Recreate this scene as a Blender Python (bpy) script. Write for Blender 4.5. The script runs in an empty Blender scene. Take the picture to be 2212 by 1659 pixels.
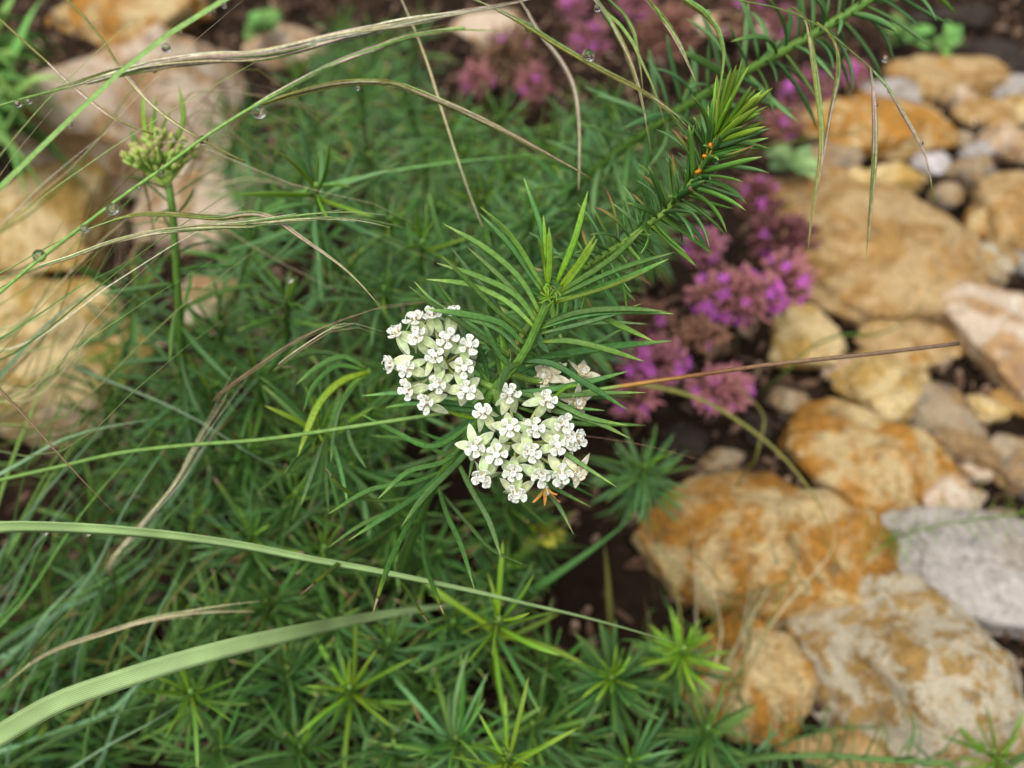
import bpy, math, random
from mathutils import Vector, Matrix, noise

# ------------------------------------------------------------------ camera, sky, sun
sc = bpy.context.scene
rad = math.radians
H_CAM, PITCH, HFOV = 0.433, rad(52), rad(60)
cam_d = bpy.data.cameras.new("camera")
cam = bpy.data.objects.new("camera", cam_d)
sc.collection.objects.link(cam)
cam.location = (0, 0, H_CAM)
cam.rotation_euler = (rad(90) - PITCH, 0, 0)
cam_d.sensor_width = 36
cam_d.lens = 18 / math.tan(HFOV / 2)
cam_d.clip_start, cam_d.clip_end = 0.005, 200
cam_d.dof.use_dof = True
cam_d.dof.focus_distance = 0.229
cam_d.dof.aperture_fstop = 8.0
sc.camera = cam

world = bpy.data.worlds.new("World"); sc.world = world
world.use_nodes = True
wn, wl = world.node_tree.nodes, world.node_tree.links
wn.clear()
SUN_EL, SUN_AZ = rad(70), rad(215)
sky = wn.new('ShaderNodeTexSky'); sky.sky_type = 'NISHITA'
sky.sun_disc = False; sky.sun_elevation = SUN_EL; sky.sun_rotation = SUN_AZ
sky.dust_density = 4.0; sky.air_density = 1.0; sky.ozone_density = 1.0
hs = wn.new('ShaderNodeHueSaturation'); hs.inputs['Saturation'].default_value = 0.12
bg = wn.new('ShaderNodeBackground'); bg.inputs['Strength'].default_value = 0.088
wo = wn.new('ShaderNodeOutputWorld')
wl.new(sky.outputs[0], hs.inputs['Color']); wl.new(hs.outputs[0], bg.inputs[0]); wl.new(bg.outputs[0], wo.inputs[0])
sun_d = bpy.data.lights.new("sun", 'SUN'); sun_d.energy = 1.4; sun_d.angle = rad(50); sun_d.color = (1.0, 0.97, 0.93)
sun = bpy.data.objects.new("sun", sun_d); sc.collection.objects.link(sun)
sun_dir = Vector((math.sin(SUN_AZ) * math.cos(SUN_EL), math.cos(SUN_AZ) * math.cos(SUN_EL), math.sin(SUN_EL)))
sun.rotation_euler = (-sun_dir).to_track_quat('-Z', 'Y').to_euler()
sc.view_settings.view_transform = 'Standard'
sc.view_settings.look = 'None'
sc.view_settings.exposure = 1.02
sc.view_settings.gamma = 1
sc.cycles.use_denoising = True
sc.cycles.max_bounces = 8
sc.cycles.transparent_max_bounces = 8

# ------------------------------------------------------------------ helpers
COL = sc.collection
RND = random.Random(7)
FWD = Vector((0, math.cos(PITCH), -math.sin(PITCH)))
UPV = Vector((0, math.sin(PITCH), math.cos(PITCH)))
CAM = Vector((0, 0, H_CAM))
K = 2 * math.tan(HFOV / 2) / 2212.0

def P(px, py, d):
    return CAM + Vector((1, 0, 0)) * ((px - 1106) * K * d) - UPV * ((py - 829.5) * K * d) + FWD * d

def G(px, py, z=0.0):
    r = Vector((1, 0, 0)) * ((px - 1106) * K) - UPV * ((py - 829.5) * K) + FWD
    return CAM + r * ((z - H_CAM) / r.z)

def gdepth(px, py, z=0.0):
    return (G(px, py, z) - CAM).dot(FWD)

def W3(p):
    return P(*p) if p[2] is not None else G(p[0], p[1])

def catmull(pts, n):
    """n points evenly spaced by parameter along a centripetal-like Catmull-Rom"""
    if len(pts) == 2:
        return [pts[0].lerp(pts[1], i / (n - 1)) for i in range(n)]
    q = [pts[0] * 2 - pts[1]] + list(pts) + [pts[-1] * 2 - pts[-2]]
    L = [0]
    for i in range(len(pts) - 1):
        L.append(L[-1] + max(1e-7, (pts[i + 1] - pts[i]).length))
    out = []
    for i in range(n):
        s = L[-1] * i / (n - 1)
        j = 0
        while j < len(pts) - 2 and s > L[j + 1]:
            j += 1
        seg = L[j + 1] - L[j]
        t = (s - L[j]) / seg
        p1, p2 = q[j + 1], q[j + 2]
        l0 = max((p1 - q[j]).length, 1e-7); l2 = max((q[j + 3] - p2).length, 1e-7)
        m1 = ((p2 - p1) / seg * l0 + (p1 - q[j]) / l0 * seg) / (l0 + seg) * seg
        m2 = ((q[j + 3] - p2) / l2 * seg + (p2 - p1) / seg * l2) / (l2 + seg) * seg
        t2, t3 = t * t, t * t * t
        out.append(p1 * (2 * t3 - 3 * t2 + 1) + m1 * (t3 - 2 * t2 + t) + p2 * (3 * t2 - 2 * t3) + m2 * (t3 - t2))
    return out

def mesh(name, verts, faces, mats, attrs=None, smooth=True, fmat=None):
    me = bpy.data.meshes.new(name)
    me.from_pydata([tuple(v) for v in verts], [], faces)
    for m in (mats if isinstance(mats, (list, tuple)) else [mats]):
        me.materials.append(m)
    if attrs:
        for k, vals in attrs.items():
            a = me.attributes.new(k, 'FLOAT', 'POINT')
            a.data.foreach_set('value', vals)
    if smooth:
        me.polygons.foreach_set('use_smooth', [True] * len(me.polygons))
    if fmat:
        me.polygons.foreach_set('material_index', fmat)
    me.update()
    return me

def sweep(pts, sec, wf, n0, hf=None, twist=0.0, o=None):
    """sweep a closed section [(a,b)] along pts; returns verts, faces, u, v lists"""
    N, M = len(pts), len(sec)
    o = o or Vector((0, 0, 0))
    V, F, U, VV = [], [], [], []
    n = n0.copy()
    for i, p in enumerate(pts):
        t = (pts[min(i + 1, N - 1)] - pts[max(i - 1, 0)])
        if t.length < 1e-9: t = Vector((0, 0, 1))
        t.normalize()
        n = n - t * n.dot(t)
        if n.length < 1e-5: n = t.orthogonal()
        n.normalize()
        nn = n
        u = i / (N - 1)
        if twist:
            nn = Matrix.Rotation(twist * u, 3, t) @ n
        s = t.cross(nn)
        w = wf(u); h = hf(u) if hf else w
        for a, b in sec:
            V.append(p + s * (a * w) + nn * (b * h) - o); U.append(u); VV.append(a)
    for i in range(N - 1):
        for j in range(M):
            k = (j + 1) % M
            F.append((i * M + j, i * M + k, (i + 1) * M + k, (i + 1) * M + j))
    F.append(tuple(range(M - 1, -1, -1))); F.append(tuple((N - 1) * M + j for j in range(M)))
    return V, F, U, VV

def circ(n):
    return [(math.cos(2 * math.pi * i / n), math.sin(2 * math.pi * i / n)) for i in range(n)]
C5, C6, C8 = circ(5), circ(6), circ(8)
LEAF_SEC = [(-1, 0.0), (-0.6, 0.42), (0, 0.10), (0.6, 0.42), (1, 0.0), (0, -0.62)]
BLADE_SEC = [(-1, 0.20), (-0.5, 0.02), (0, -0.05), (0.5, 0.02), (1, 0.20), (0.5, -0.07), (0, -0.15), (-0.5, -0.07)]

def obj(name, me, parent=None, loc=None, mat4=None):
    o = bpy.data.objects.new(name, me)
    COL.objects.link(o)
    if parent: o.parent = parent
    if mat4 is not None: o.matrix_local = mat4
    elif loc is not None: o.location = loc
    return o

def tag(o, label, cat, group=None, kind=None):
    if label: o['label'] = label
    if cat: o['category'] = cat
    if group: o['group'] = group
    if kind: o['kind'] = kind
    return o

def thing(name, label, cat, loc, group=None):
    o = bpy.data.objects.new(name, None); COL.objects.link(o)
    o.empty_display_size = 0.01
    o.location = loc
    return tag(o, label, cat, group)

# ------------------------------------------------------------------ materials
def new_mat(name):
    m = bpy.data.materials.new(name); m.use_nodes = True
    nt = m.node_tree
    return m, nt.nodes, nt.links, nt.nodes['Principled BSDF'], nt.nodes['Material Output']

def rgb(c): return (c[0], c[1], c[2], 1)

def ramp(N, stops):
    r = N.new('ShaderNodeValToRGB')
    el = r.color_ramp.elements
    el[0].position, el[0].color = stops[0][0], rgb(stops[0][1])
    el[1].position, el[1].color = stops[-1][0], rgb(stops[-1][1])
    for p, c in stops[1:-1]:
        e = el.new(p); e.color = rgb(c)
    return r

def plant_mat(name, stops, rough=0.46, trans=0.2, transcol=None, noise_scale=900, bump=0.25, rand=0.42, stripes=0, stripe_amt=0.35, spec=0.22):
    m, N, L, B, O = new_mat(name)
    at = N.new('ShaderNodeAttribute'); at.attribute_name = 'u'
    r = ramp(N, stops); L.new(at.outputs['Fac'], r.inputs['Fac'])
    oi = N.new('ShaderNodeObjectInfo')
    tc = N.new('ShaderNodeTexCoord')
    nz = N.new('ShaderNodeTexNoise'); nz.inputs['Scale'].default_value = noise_scale; nz.inputs['Detail'].default_value = 2
    L.new(tc.outputs['Object'], nz.inputs['Vector'])
    hs = N.new('ShaderNodeHueSaturation')
    mr = N.new('ShaderNodeMapRange'); mr.inputs['To Min'].default_value = 1 - rand; mr.inputs['To Max'].default_value = 1 + rand
    L.new(oi.outputs['Random'], mr.inputs['Value']); L.new(mr.outputs[0], hs.inputs['Value'])
    mh = N.new('ShaderNodeMapRange'); mh.inputs['To Min'].default_value = 0.472; mh.inputs['To Max'].default_value = 0.512
    mul = N.new('ShaderNodeMath'); mul.operation = 'MULTIPLY'; mul.inputs[1].default_value = 7.31
    fr = N.new('ShaderNodeMath'); fr.operation = 'FRACT'
    L.new(oi.outputs['Random'], mul.inputs[0]); L.new(mul.outputs[0], fr.inputs[0]); L.new(fr.outputs[0], mh.inputs['Value']); L.new(mh.outputs[0], hs.inputs['Hue'])
    L.new(r.outputs[0], hs.inputs['Color'])
    mx = N.new('ShaderNodeMixRGB'); mx.blend_type = 'MULTIPLY'; mx.inputs['Fac'].default_value = 0.6
    nr = ramp(N, [(0.3, (0.6, 0.6, 0.6)), (0.7, (1.25, 1.25, 1.25))])
    L.new(nz.outputs['Fac'], nr.inputs['Fac'])
    L.new(hs.outputs[0], mx.inputs['Color1']); L.new(nr.outputs[0], mx.inputs['Color2'])
    col = mx.outputs[0]
    bh = nz.outputs['Fac']
    if stripes:
        av = N.new('ShaderNodeAttribute'); av.attribute_name = 'v'
        sm = N.new('ShaderNodeMath'); sm.operation = 'MULTIPLY'; sm.inputs[1].default_value = stripes
        L.new(av.outputs['Fac'], sm.inputs[0])
        sn = N.new('ShaderNodeMath'); sn.operation = 'SINE'; L.new(sm.outputs[0], sn.inputs[0])
        sr = ramp(N, [(0.0, (1 - stripe_amt,) * 3), (0.8, (1, 1, 1))])
        m2 = N.new('ShaderNodeMapRange'); m2.inputs['From Min'].default_value = -1; L.new(sn.outputs[0], m2.inputs['Value'])
        L.new(m2.outputs[0], sr.inputs['Fac'])
        ms = N.new('ShaderNodeMixRGB'); ms.blend_type = 'MULTIPLY'; ms.inputs['Fac'].default_value = 1
        L.new(col, ms.inputs['Color1']); L.new(sr.outputs[0], ms.inputs['Color2']); col = ms.outputs[0]
        bh = m2.outputs[0]
    L.new(col, B.inputs['Base Color'])
    B.inputs['Roughness'].default_value = rough
    B.inputs['Specular IOR Level'].default_value = spec
    if bump:
        bp = N.new('ShaderNodeBump'); bp.inputs['Strength'].default_value = bump; bp.inputs['Distance'].default_value = 0.0003
        L.new(bh, bp.inputs['Height']); L.new(bp.outputs[0], B.inputs['Normal'])
    if trans:
        tr = N.new('ShaderNodeBsdfTranslucent')
        mt = N.new('ShaderNodeMixRGB'); mt.blend_type = 'MULTIPLY'; mt.inputs['Fac'].default_value = 1
        L.new(col, mt.inputs['Color1']); mt.inputs['Color2'].default_value = rgb(transcol or (1.3, 1.4, 0.7))
        L.new(mt.outputs[0], tr.inputs['Color'])
        ms = N.new('ShaderNodeMixShader'); ms.inputs[0].default_value = trans
        L.new(B.outputs[0], ms.inputs[1]); L.new(tr.outputs[0], ms.inputs[2]); L.new(ms.outputs[0], O.inputs[0])
    return m

M = {}
M['leaf'] = plant_mat('needle_leaf_green', [(0, (.13, .24, .035)), (.12, (.062, .165, .036)), (.8, (.078, .195, .044)), (.95, (.18, .32, .07)), (1, (.30, .42, .14))])
M['leaf_br'] = plant_mat('needle_leaf_brown_tip', [(0, (.08, .19, .03)), (.12, (.058, .155, .030)), (.75, (.085, .19, .030)), (.87, (.22, .31, .03)), (.895, (.05, .04, .015)), (.905, (.52, .40, .27)), (1, (.46, .26, .13))])
M['leaf_red'] = plant_mat('needle_leaf_withering', [(0, (.09, .19, .04)), (.4, (.10, .19, .04)), (.72, (.22, .22, .05)), (.86, (.28, .15, .07)), (1, (.20, .08, .06))])
M['leaf_new'] = plant_mat('needle_leaf_young', [(0, (.22, .40, .02)), (.5, (.18, .38, .03)), (1, (.29, .48, .07))], trans=.3, stripes=9, stripe_amt=.25)
M['leaf_blue'] = plant_mat('needle_leaf_bluish', [(0, (.10, .22, .045)), (.2, (.085, .205, .062)), (.85, (.110, .245, .085)), (1, (.20, .33, .11))])
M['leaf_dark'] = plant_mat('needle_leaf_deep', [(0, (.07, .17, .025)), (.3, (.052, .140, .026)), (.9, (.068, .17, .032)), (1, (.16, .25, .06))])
M['leaf_mid'] = plant_mat('needle_leaf_fresh', [(0, (.17, .33, .03)), (.15, (.095, .25, .038)), (.8, (.11, .27, .045)), (1, (.30, .45, .13))], trans=.25)
M['leaf_pale'] = plant_mat('folded_leaf_pale', [(0, (.10, .26, .09)), (1, (.19, .37, .15))])
M['stem'] = plant_mat('milkweed_stem_green', [(0, (.10, .20, .035)), (.5, (.09, .20, .03)), (1, (.17, .34, .05))], stripes=11, stripe_amt=.3, trans=0)
M['stem_dark'] = plant_mat('milkweed_stem_dull', [(0, (.07, .12, .03)), (1, (.10, .20, .04))], trans=0)
M['blade'] = plant_mat('grass_blade_striped', [(0, (.36, .58, .22)), (1, (.38, .60, .26))], stripes=34, stripe_amt=.35, trans=.3, rand=.15, noise_scale=70)
M['blade_g'] = plant_mat('grass_blade_green', [(0, (.11, .27, .06)), (1, (.18, .36, .10))], stripes=14, stripe_amt=.3, trans=.25)
M['blade_d'] = plant_mat('grass_blade_dull', [(0, (.06, .17, .035)), (1, (.09, .22, .055))], stripes=14, stripe_amt=.25, trans=.2)
M['blade_b'] = plant_mat('grass_blade_bluish', [(0, (.12, .28, .12)), (1, (.24, .40, .22))], stripes=10, stripe_amt=.2, trans=.2)
M['culm'] = plant_mat('grass_culm_green', [(0, (.10, .26, .05)), (1, (.20, .36, .08))], trans=.15)
M['awn_g'] = plant_mat('awn_green', [(0, (.18, .33, .08)), (1, (.26, .33, .12))], trans=.25)
M['awn_s'] = plant_mat('awn_straw', [(0, (.48, .46, .24)), (1, (.58, .52, .32))], trans=.25)
M['awn_p'] = plant_mat('awn_purplish', [(0, (.44, .32, .28)), (1, (.50, .40, .28))], trans=.2)
M['awn_w'] = plant_mat('awn_silvery', [(0, (.60, .60, .44)), (1, (.70, .68, .55))], trans=.25)
M['awn_o'] = plant_mat('awn_olive', [(0, (.16, .19, .035)), (1, (.20, .19, .05))], trans=.15)
M['dry'] = plant_mat('dry_straw', [(0, (.30, .21, .11)), (.5, (.38, .28, .16)), (1, (.33, .22, .13))], trans=.1, noise_scale=300)
M['dry_br'] = plant_mat('dry_brown_stalk', [(0, (.14, .26, .06)), (.818, (.16, .26, .06)), (.824, (.36, .17, .04)), (.86, (.15, .06, .025)), (.9, (.20, .12, .07)), (1, (.15, .10, .07))], trans=0, noise_scale=500)
M['tip_br'] = plant_mat('green_stalk_brown_tip', [(0, (.10, .2, .06)), (.62, (.13, .24, .08)), (.66, (.36, .20, .11)), (1, (.3, .18, .11))], trans=0)
M['straw_dk'] = plant_mat('dark_straw', [(0, (.13, .085, .02)), (.7, (.12, .075, .025)), (1, (.2, .14, .07))], trans=0)
M['strap'] = plant_mat('strap_leaf', [(0, (.08, .2, .04)), (1, (.20, .40, .10))], trans=.25, rough=.4)
M['weed'] = plant_mat('round_leaf', [(0, (.17, .30, .10)), (1, (.22, .36, .15))], trans=.2)
M['weed_y'] = plant_mat('yellowing_leaf', [(0, (.25, .30, .03)), (1, (.34, .36, .04))], trans=.2)
M['hood'] = plant_mat('hood_white', [(0, (.74, .76, .50)), (.35, (.84, .87, .74)), (1, (.90, .92, .84))], trans=.22, transcol=(1, 1, .95), rand=.05, bump=.1, noise_scale=700, rough=.35)
M['petal'] = plant_mat('petal_pale_green', [(0, (.62, .76, .36)), (.5, (.70, .80, .50)), (.85, (.83, .88, .70)), (1, (.90, .92, .84))], trans=.35, transcol=(1, 1, .85), rand=.08, noise_scale=600, bump=.1, rough=.35, stripes=8, stripe_amt=.1)
M['column'] = plant_mat('column_white', [(0, (.80, .80, .66)), (1, (.88, .89, .84))], trans=.2, transcol=(1, 1, .95), rand=.05, bump=.1, rough=.35)
M['anther'] = plant_mat('anther_tan', [(0, (.42, .30, .10)), (1, (.50, .36, .14))], trans=0, rand=.3)
M['pedicel'] = plant_mat('pedicel_yellow_green', [(0, (.25, .22, .05)), (.2, (.34, .40, .12)), (1, (.46, .55, .25))], trans=.1, rand=.1)
M['faded'] = plant_mat('faded_petal', [(0, (.74, .72, .44)), (.6, (.88, .87, .70)), (1, (.86, .76, .48))], trans=.3, transcol=(1, 1, .8), rand=.08)
M['wither'] = plant_mat('withered_petal', [(0, (.42, .42, .10)), (.35, (.60, .36, .06)), (1, (.55, .25, .06))], trans=.2, transcol=(1, 1, .6), rand=.15)
M['bud'] = plant_mat('flower_bud', [(0, (.20, .36, .05)), (.6, (.32, .46, .09)), (.93, (.42, .52, .13)), (1, (.50, .40, .20))], trans=.15, rand=.15)
M['calyx_dk'] = plant_mat('calyx_dusky', [(0, (.14, .075, .05)), (1, (.24, .10, .09))], trans=.1, rand=.2)
M['calyx_rose'] = plant_mat('calyx_rose', [(0, (.23, .11, .08)), (1, (.45, .17, .20))], trans=.15, rand=.2)
M['calyx_br'] = plant_mat('calyx_brown', [(0, (.16, .09, .05)), (1, (.33, .17, .11))], trans=.1, rand=.2)
M['blossom'] = plant_mat('blossom_magenta', [(0, (.54, .10, .46)), (1, (.76, .20, .68))], trans=.25, transcol=(1, .8, 1), rand=.2)
M['herbstem'] = plant_mat('herb_stem', [(0, (.10, .06, .03)), (1, (.12, .12, .04))], trans=0)
M['aphid'] = plant_mat('aphid_orange', [(0, (.65, .28, .01)), (1, (.70, .32, .015))], trans=0, rough=.35, bump=0)

def water_mat():
    m, N, L, B, O = new_mat('water')
    B.inputs['Base Color'].default_value = (1, 1, 1, 1)
    B.inputs['Roughness'].default_value = 0.0
    B.inputs['IOR'].default_value = 1.333
    B.inputs['Transmission Weight'].default_value = 1.0
    return m
M['water'] = water_mat()

def rock_mat(name, pale, ochre, grey, o_amt, g_amt, seed, bump=0.8, scale=1.0):
    m, N, L, B, O = new_mat(name)
    tc = N.new('ShaderNodeTexCoord')
    oi = N.new('ShaderNodeObjectInfo')
    add = N.new('ShaderNodeVectorMath'); add.operation = 'ADD'
    sh = N.new('ShaderNodeVectorMath'); sh.operation = 'SCALE'; sh.inputs[0].default_value = (13.1, 7.7, 4.3)
    L.new(oi.outputs['Random'], sh.inputs['Scale'])
    L.new(tc.outputs['Object'], add.inputs[0]); L.new(sh.outputs[0], add.inputs[1])
    def nz(s, d, w, dist=0.0):
        n = N.new('ShaderNodeTexNoise'); n.noise_dimensions = '4D'
        n.inputs['Scale'].default_value = s * scale; n.inputs['Detail'].default_value = d; n.inputs['W'].default_value = w
        n.inputs['Roughness'].default_value = .69; n.inputs['Distortion'].default_value = dist
        L.new(add.outputs[0], n.inputs['Vector']); return n
    def mix(fac, c1, c2, mode='MIX'):
        x = N.new('ShaderNodeMixRGB'); x.blend_type = mode
        for k, v in (('Fac', fac), ('Color1', c1), ('Color2', c2)):
            if isinstance(v, tuple): x.inputs[k].default_value = rgb(v)
            elif isinstance(v, float): x.inputs[k].default_value = v
            else: L.new(v, x.inputs[k])
        return x.outputs[0]
    def band(n, lo, hi):
        r = ramp(N, [(lo, (0, 0, 0)), (hi, (1, 1, 1))]); L.new(n.outputs['Fac'], r.inputs['Fac']); return r.outputs[0]
    big, mid, mid2, fine, pit = nz(20, 7, seed, .9), nz(52, 6, seed + 3, .5), nz(34, 6, seed + 7, 1.2), nz(230, 4, seed + 5), nz(120, 5, seed + 11, .3)
    deep = tuple(c * .62 for c in ochre)
    och = mix(band(mid, .42, .62), ochre, deep)
    col = mix(band(big, .56 - o_amt * .22, .64 - o_amt * .20), pale, och)
    white = tuple(min(.72, c * 1.10 + (.13 if pale[0] > .2 else .02)) for c in pale)
    col = mix(band(mid2, .60, .68), col, white)
    col = mix(band(mid, .66 - g_amt * .16, .76 - g_amt * .14), col, grey)
    col = mix(band(pit, .63, .70), col, tuple(c * .45 for c in grey))
    crk = nz(26, 4, seed + 17, .4)
    cr = ramp(N, [(.485, (1, 1, 1)), (.5, (.35, .35, .35)), (.515, (1, 1, 1))]); L.new(crk.outputs['Fac'], cr.inputs['Fac'])
    col = mix(.55, col, cr.outputs[0], 'MULTIPLY')
    r3 = ramp(N, [(.25, (.5, .5, .5)), (.75, (1.4, 1.4, 1.4))]); L.new(fine.outputs['Fac'], r3.inputs['Fac'])
    col = mix(.8, col, r3.outputs[0], 'MULTIPLY')
    L.new(col, B.inputs['Base Color'])
    B.inputs['Roughness'].default_value = .6; B.inputs['Specular IOR Level'].default_value = .25
    nrm = None
    for n, dist, st in ((fine, .003, .7), (pit, .006, .8), (big, .02, .6)):
        bp = N.new('ShaderNodeBump'); bp.inputs['Strength'].default_value = bump * st; bp.inputs['Distance'].default_value = dist
        L.new(n.outputs['Fac'], bp.inputs['Height'])
        if nrm: L.new(nrm, bp.inputs['Normal'])
        nrm = bp.outputs[0]
    L.new(nrm, B.inputs['Normal'])
    return m
PALE, OCH, GRY = (.50, .40, .26), (.42, .22, .06), (.20, .165, .13)
M['r_tan'] = rock_mat('limestone_tan', (.48, .33, .155), (.42, .235, .07), (.28, .21, .125), .5, .3, 1, scale=1.4)
M['r_orange'] = rock_mat('limestone_ochre', (.55, .41, .20), (.46, .21, .03), (.20, .14, .08), .62, .4, 2, scale=1.5)
M['r_white'] = rock_mat('limestone_white_ochre', (.62, .54, .39), (.50, .30, .09), (.24, .195, .145), .42, .5, 3, scale=3.4)
M['r_grey'] = rock_mat('limestone_pale_grey', (.40, .36, .325), (.36, .30, .24), (.24, .205, .18), .3, .45, 4)
M['r_brown'] = rock_mat('limestone_brown_grey', (.40, .31, .195), (.34, .21, .09), (.17, .14, .115), .5, .95, 5, scale=1.6)
M['r_pink'] = rock_mat('limestone_pinkish', (.62, .49, .36), (.50, .30, .14), (.32, .22, .16), .4, .4, 6, scale=1.5)
M['r_yellow'] = rock_mat('limestone_yellow', (.66, .50, .25), (.52, .32, .08), (.34, .26, .15), .5, .25, 7, scale=1.4)
M['r_lilac'] = rock_mat('pebble_lilac_white', (.55, .50, .50), (.48, .42, .36), (.30, .26, .26), .3, .2, 8)
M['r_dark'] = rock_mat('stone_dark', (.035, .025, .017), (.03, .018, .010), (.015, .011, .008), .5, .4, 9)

def soil_mat():
    m, N, L, B, O = new_mat('soil')
    tc = N.new('ShaderNodeTexCoord')
    a = N.new('ShaderNodeTexNoise'); a.inputs['Scale'].default_value = 35; a.inputs['Detail'].default_value = 7; a.inputs['Roughness'].default_value = .7
    L.new(tc.outputs['Object'], a.inputs['Vector'])
    r = ramp(N, [(.3, (.008, .005, .003)), (.55, (.022, .013, .008)), (.75, (.075, .042, .024))]); L.new(a.outputs['Fac'], r.inputs['Fac'])
    L.new(r.outputs[0], B.inputs['Base Color']); B.inputs['Roughness'].default_value = .95; B.inputs['Specular IOR Level'].default_value = .08
    bp = N.new('ShaderNodeBump'); bp.inputs['Strength'].default_value = .8; bp.inputs['Distance'].default_value = .01
    L.new(a.outputs['Fac'], bp.inputs['Height']); L.new(bp.outputs[0], B.inputs['Normal'])
    return m
M['soil'] = soil_mat()
M['chip'] = plant_mat('litter_chip', [(0, (.035, .022, .014)), (.6, (.10, .06, .035)), (.85, (.20, .13, .08)), (1, (.34, .25, .16))], trans=0, rand=0)

# ------------------------------------------------------------------ ground
def build_ground():
    n = 150
    ax = []
    for i in range(n + 1):
        s = -1 + 2 * i / n
        ax.append(math.copysign((math.sinh(abs(s) * 5.2) / math.sinh(5.2)) * 45, s))
    V, F = [], []
    for y in ax:
        for x in ax:
            yy = y + .5
            r = math.hypot(x, y)
            z = 0.012 * noise.noise(Vector((x * 9, yy * 9, 0))) + .004 * noise.noise(Vector((x * 40, yy * 40, 3)))
            V.append((x, yy, z - .004 if r < 4 else z + .25 * noise.noise(Vector((x * .2, yy * .2, 8)))))
    for j in range(n):
        for i in range(n):
            a = j * (n + 1) + i
            F.append((a, a + 1, a + n + 2, a + n + 1))
    o = obj('ground', mesh('ground', V, F, M['soil']))
    tag(o, 'dark damp brown soil showing between the stones and under the plants', 'soil', kind='structure')
build_ground()

def build_litter():
    R = random.Random(5)
    V, F, U = [], [], []
    for k in range(13000):
        x = R.uniform(-.75, .75); y = R.uniform(.02, 1.25)
        g = 0.012 * noise.noise(Vector((x * 9, y * 9, 0)))
        if R.random() < .6:      # flat chip
            l, w, h = R.uniform(.003, .016), R.uniform(.001, .004), R.uniform(.0006, .002); u = R.random()
        else:
            l = w = R.uniform(.002, .005); h = w * .8; u = R.random() ** .6
        a, b = R.uniform(0, 6.28), R.uniform(-.4, .4)
        rot = Matrix.Rotation(a, 3, 'Z') @ Matrix.Rotation(b, 3, 'X')
        i0 = len(V)
        for sx, sy, sz in ((-1, -.5, -1), (-.3, -1, -1), (1, -.4, -1), (.8, .7, -1), (-.5, 1, -1), (-.8, -.4, 1), (-.2, -.8, 1), (.8, -.3, 1), (.6, .6, 1), (-.4, .8, 1)):
            V.append(Vector((x, y, g + h)) + rot @ Vector((sx * l * .5, sy * w * .5, sz * h))); U.append(u)
        F += [tuple(i0 + q for q in f) for f in ((0, 1, 6, 5), (1, 2, 7, 6), (2, 3, 8, 7), (3, 4, 9, 8), (4, 0, 5, 9), (5, 6, 7, 8, 9))]
    o = obj('litter', mesh('litter', V, F, M['chip'], {'u': U}, smooth=False))
    tag(o, 'brown chips and small crumbs of litter strewn over dark soil', 'litter', kind='stuff')
build_litter()

# ------------------------------------------------------------------ stones
import bmesh
def ico(sub):
    bm = bmesh.new(); bmesh.ops.create_icosphere(bm, subdivisions=sub, radius=1)
    v = [x.co.copy() for x in bm.verts]; f = [tuple(q.index for q in p.verts) for p in bm.faces]
    bm.free(); return v, f
ICO5, ICO4 = ico(5), ico(4)

def stone(px, py, w, h, rot, mat, seed, label, cat='rock', name='limestone_rock', flat=.6, group=None, facets=9, lift=.35, rough=1.0):
    R = random.Random(seed)
    d0 = gdepth(px, py, 0.01)
    ay = (h / 2 * K * d0) / math.sqrt(math.sin(PITCH) ** 2 + (flat * math.cos(PITCH)) ** 2)
    ax = w / 2 * K * d0
    az = flat * min(ax, ay) * 1.0
    c = G(px, py, az * lift)
    planes = []
    for i in range(facets):
        n = Vector((R.gauss(0, 1), R.gauss(0, 1), R.gauss(0.2, .8))).normalized()
        planes.append((n, R.uniform(.60, .92)))
    off = Vector((R.uniform(0, 50), R.uniform(0, 50), R.uniform(0, 50)))
    vs, fs = ICO5 if w * h > 25000 else ICO4
    rz = Matrix.Rotation(rad(rot), 3, 'Z')
    V = []
    for v in vs:
        q = v.copy()
        for n, o in planes:
            e = q.dot(n) - o
            if e > 0: q -= n * (e * .96)
        nrm = q.normalized()
        f = 1 + .13 * noise.noise(q * 1.5 + off) * rough + .075 * noise.noise(q * 3.4 + off) * rough - .10 * max(0, .22 - abs(noise.noise(q * 2.6 + off * 1.7))) - .05 * abs(noise.noise(q * 5.5 + off)) + .03 * noise.noise(q * 11 + off) * rough + .014 * noise.noise(q * 25 + off) * rough
        q = q * f * 1.16
        V.append(rz @ Vector((q.x * ax, q.y * ay, q.z * az)))
    o = obj(name, mesh(name, V, fs, M[mat]), loc=c)
    return tag(o, label, cat, group)

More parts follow.
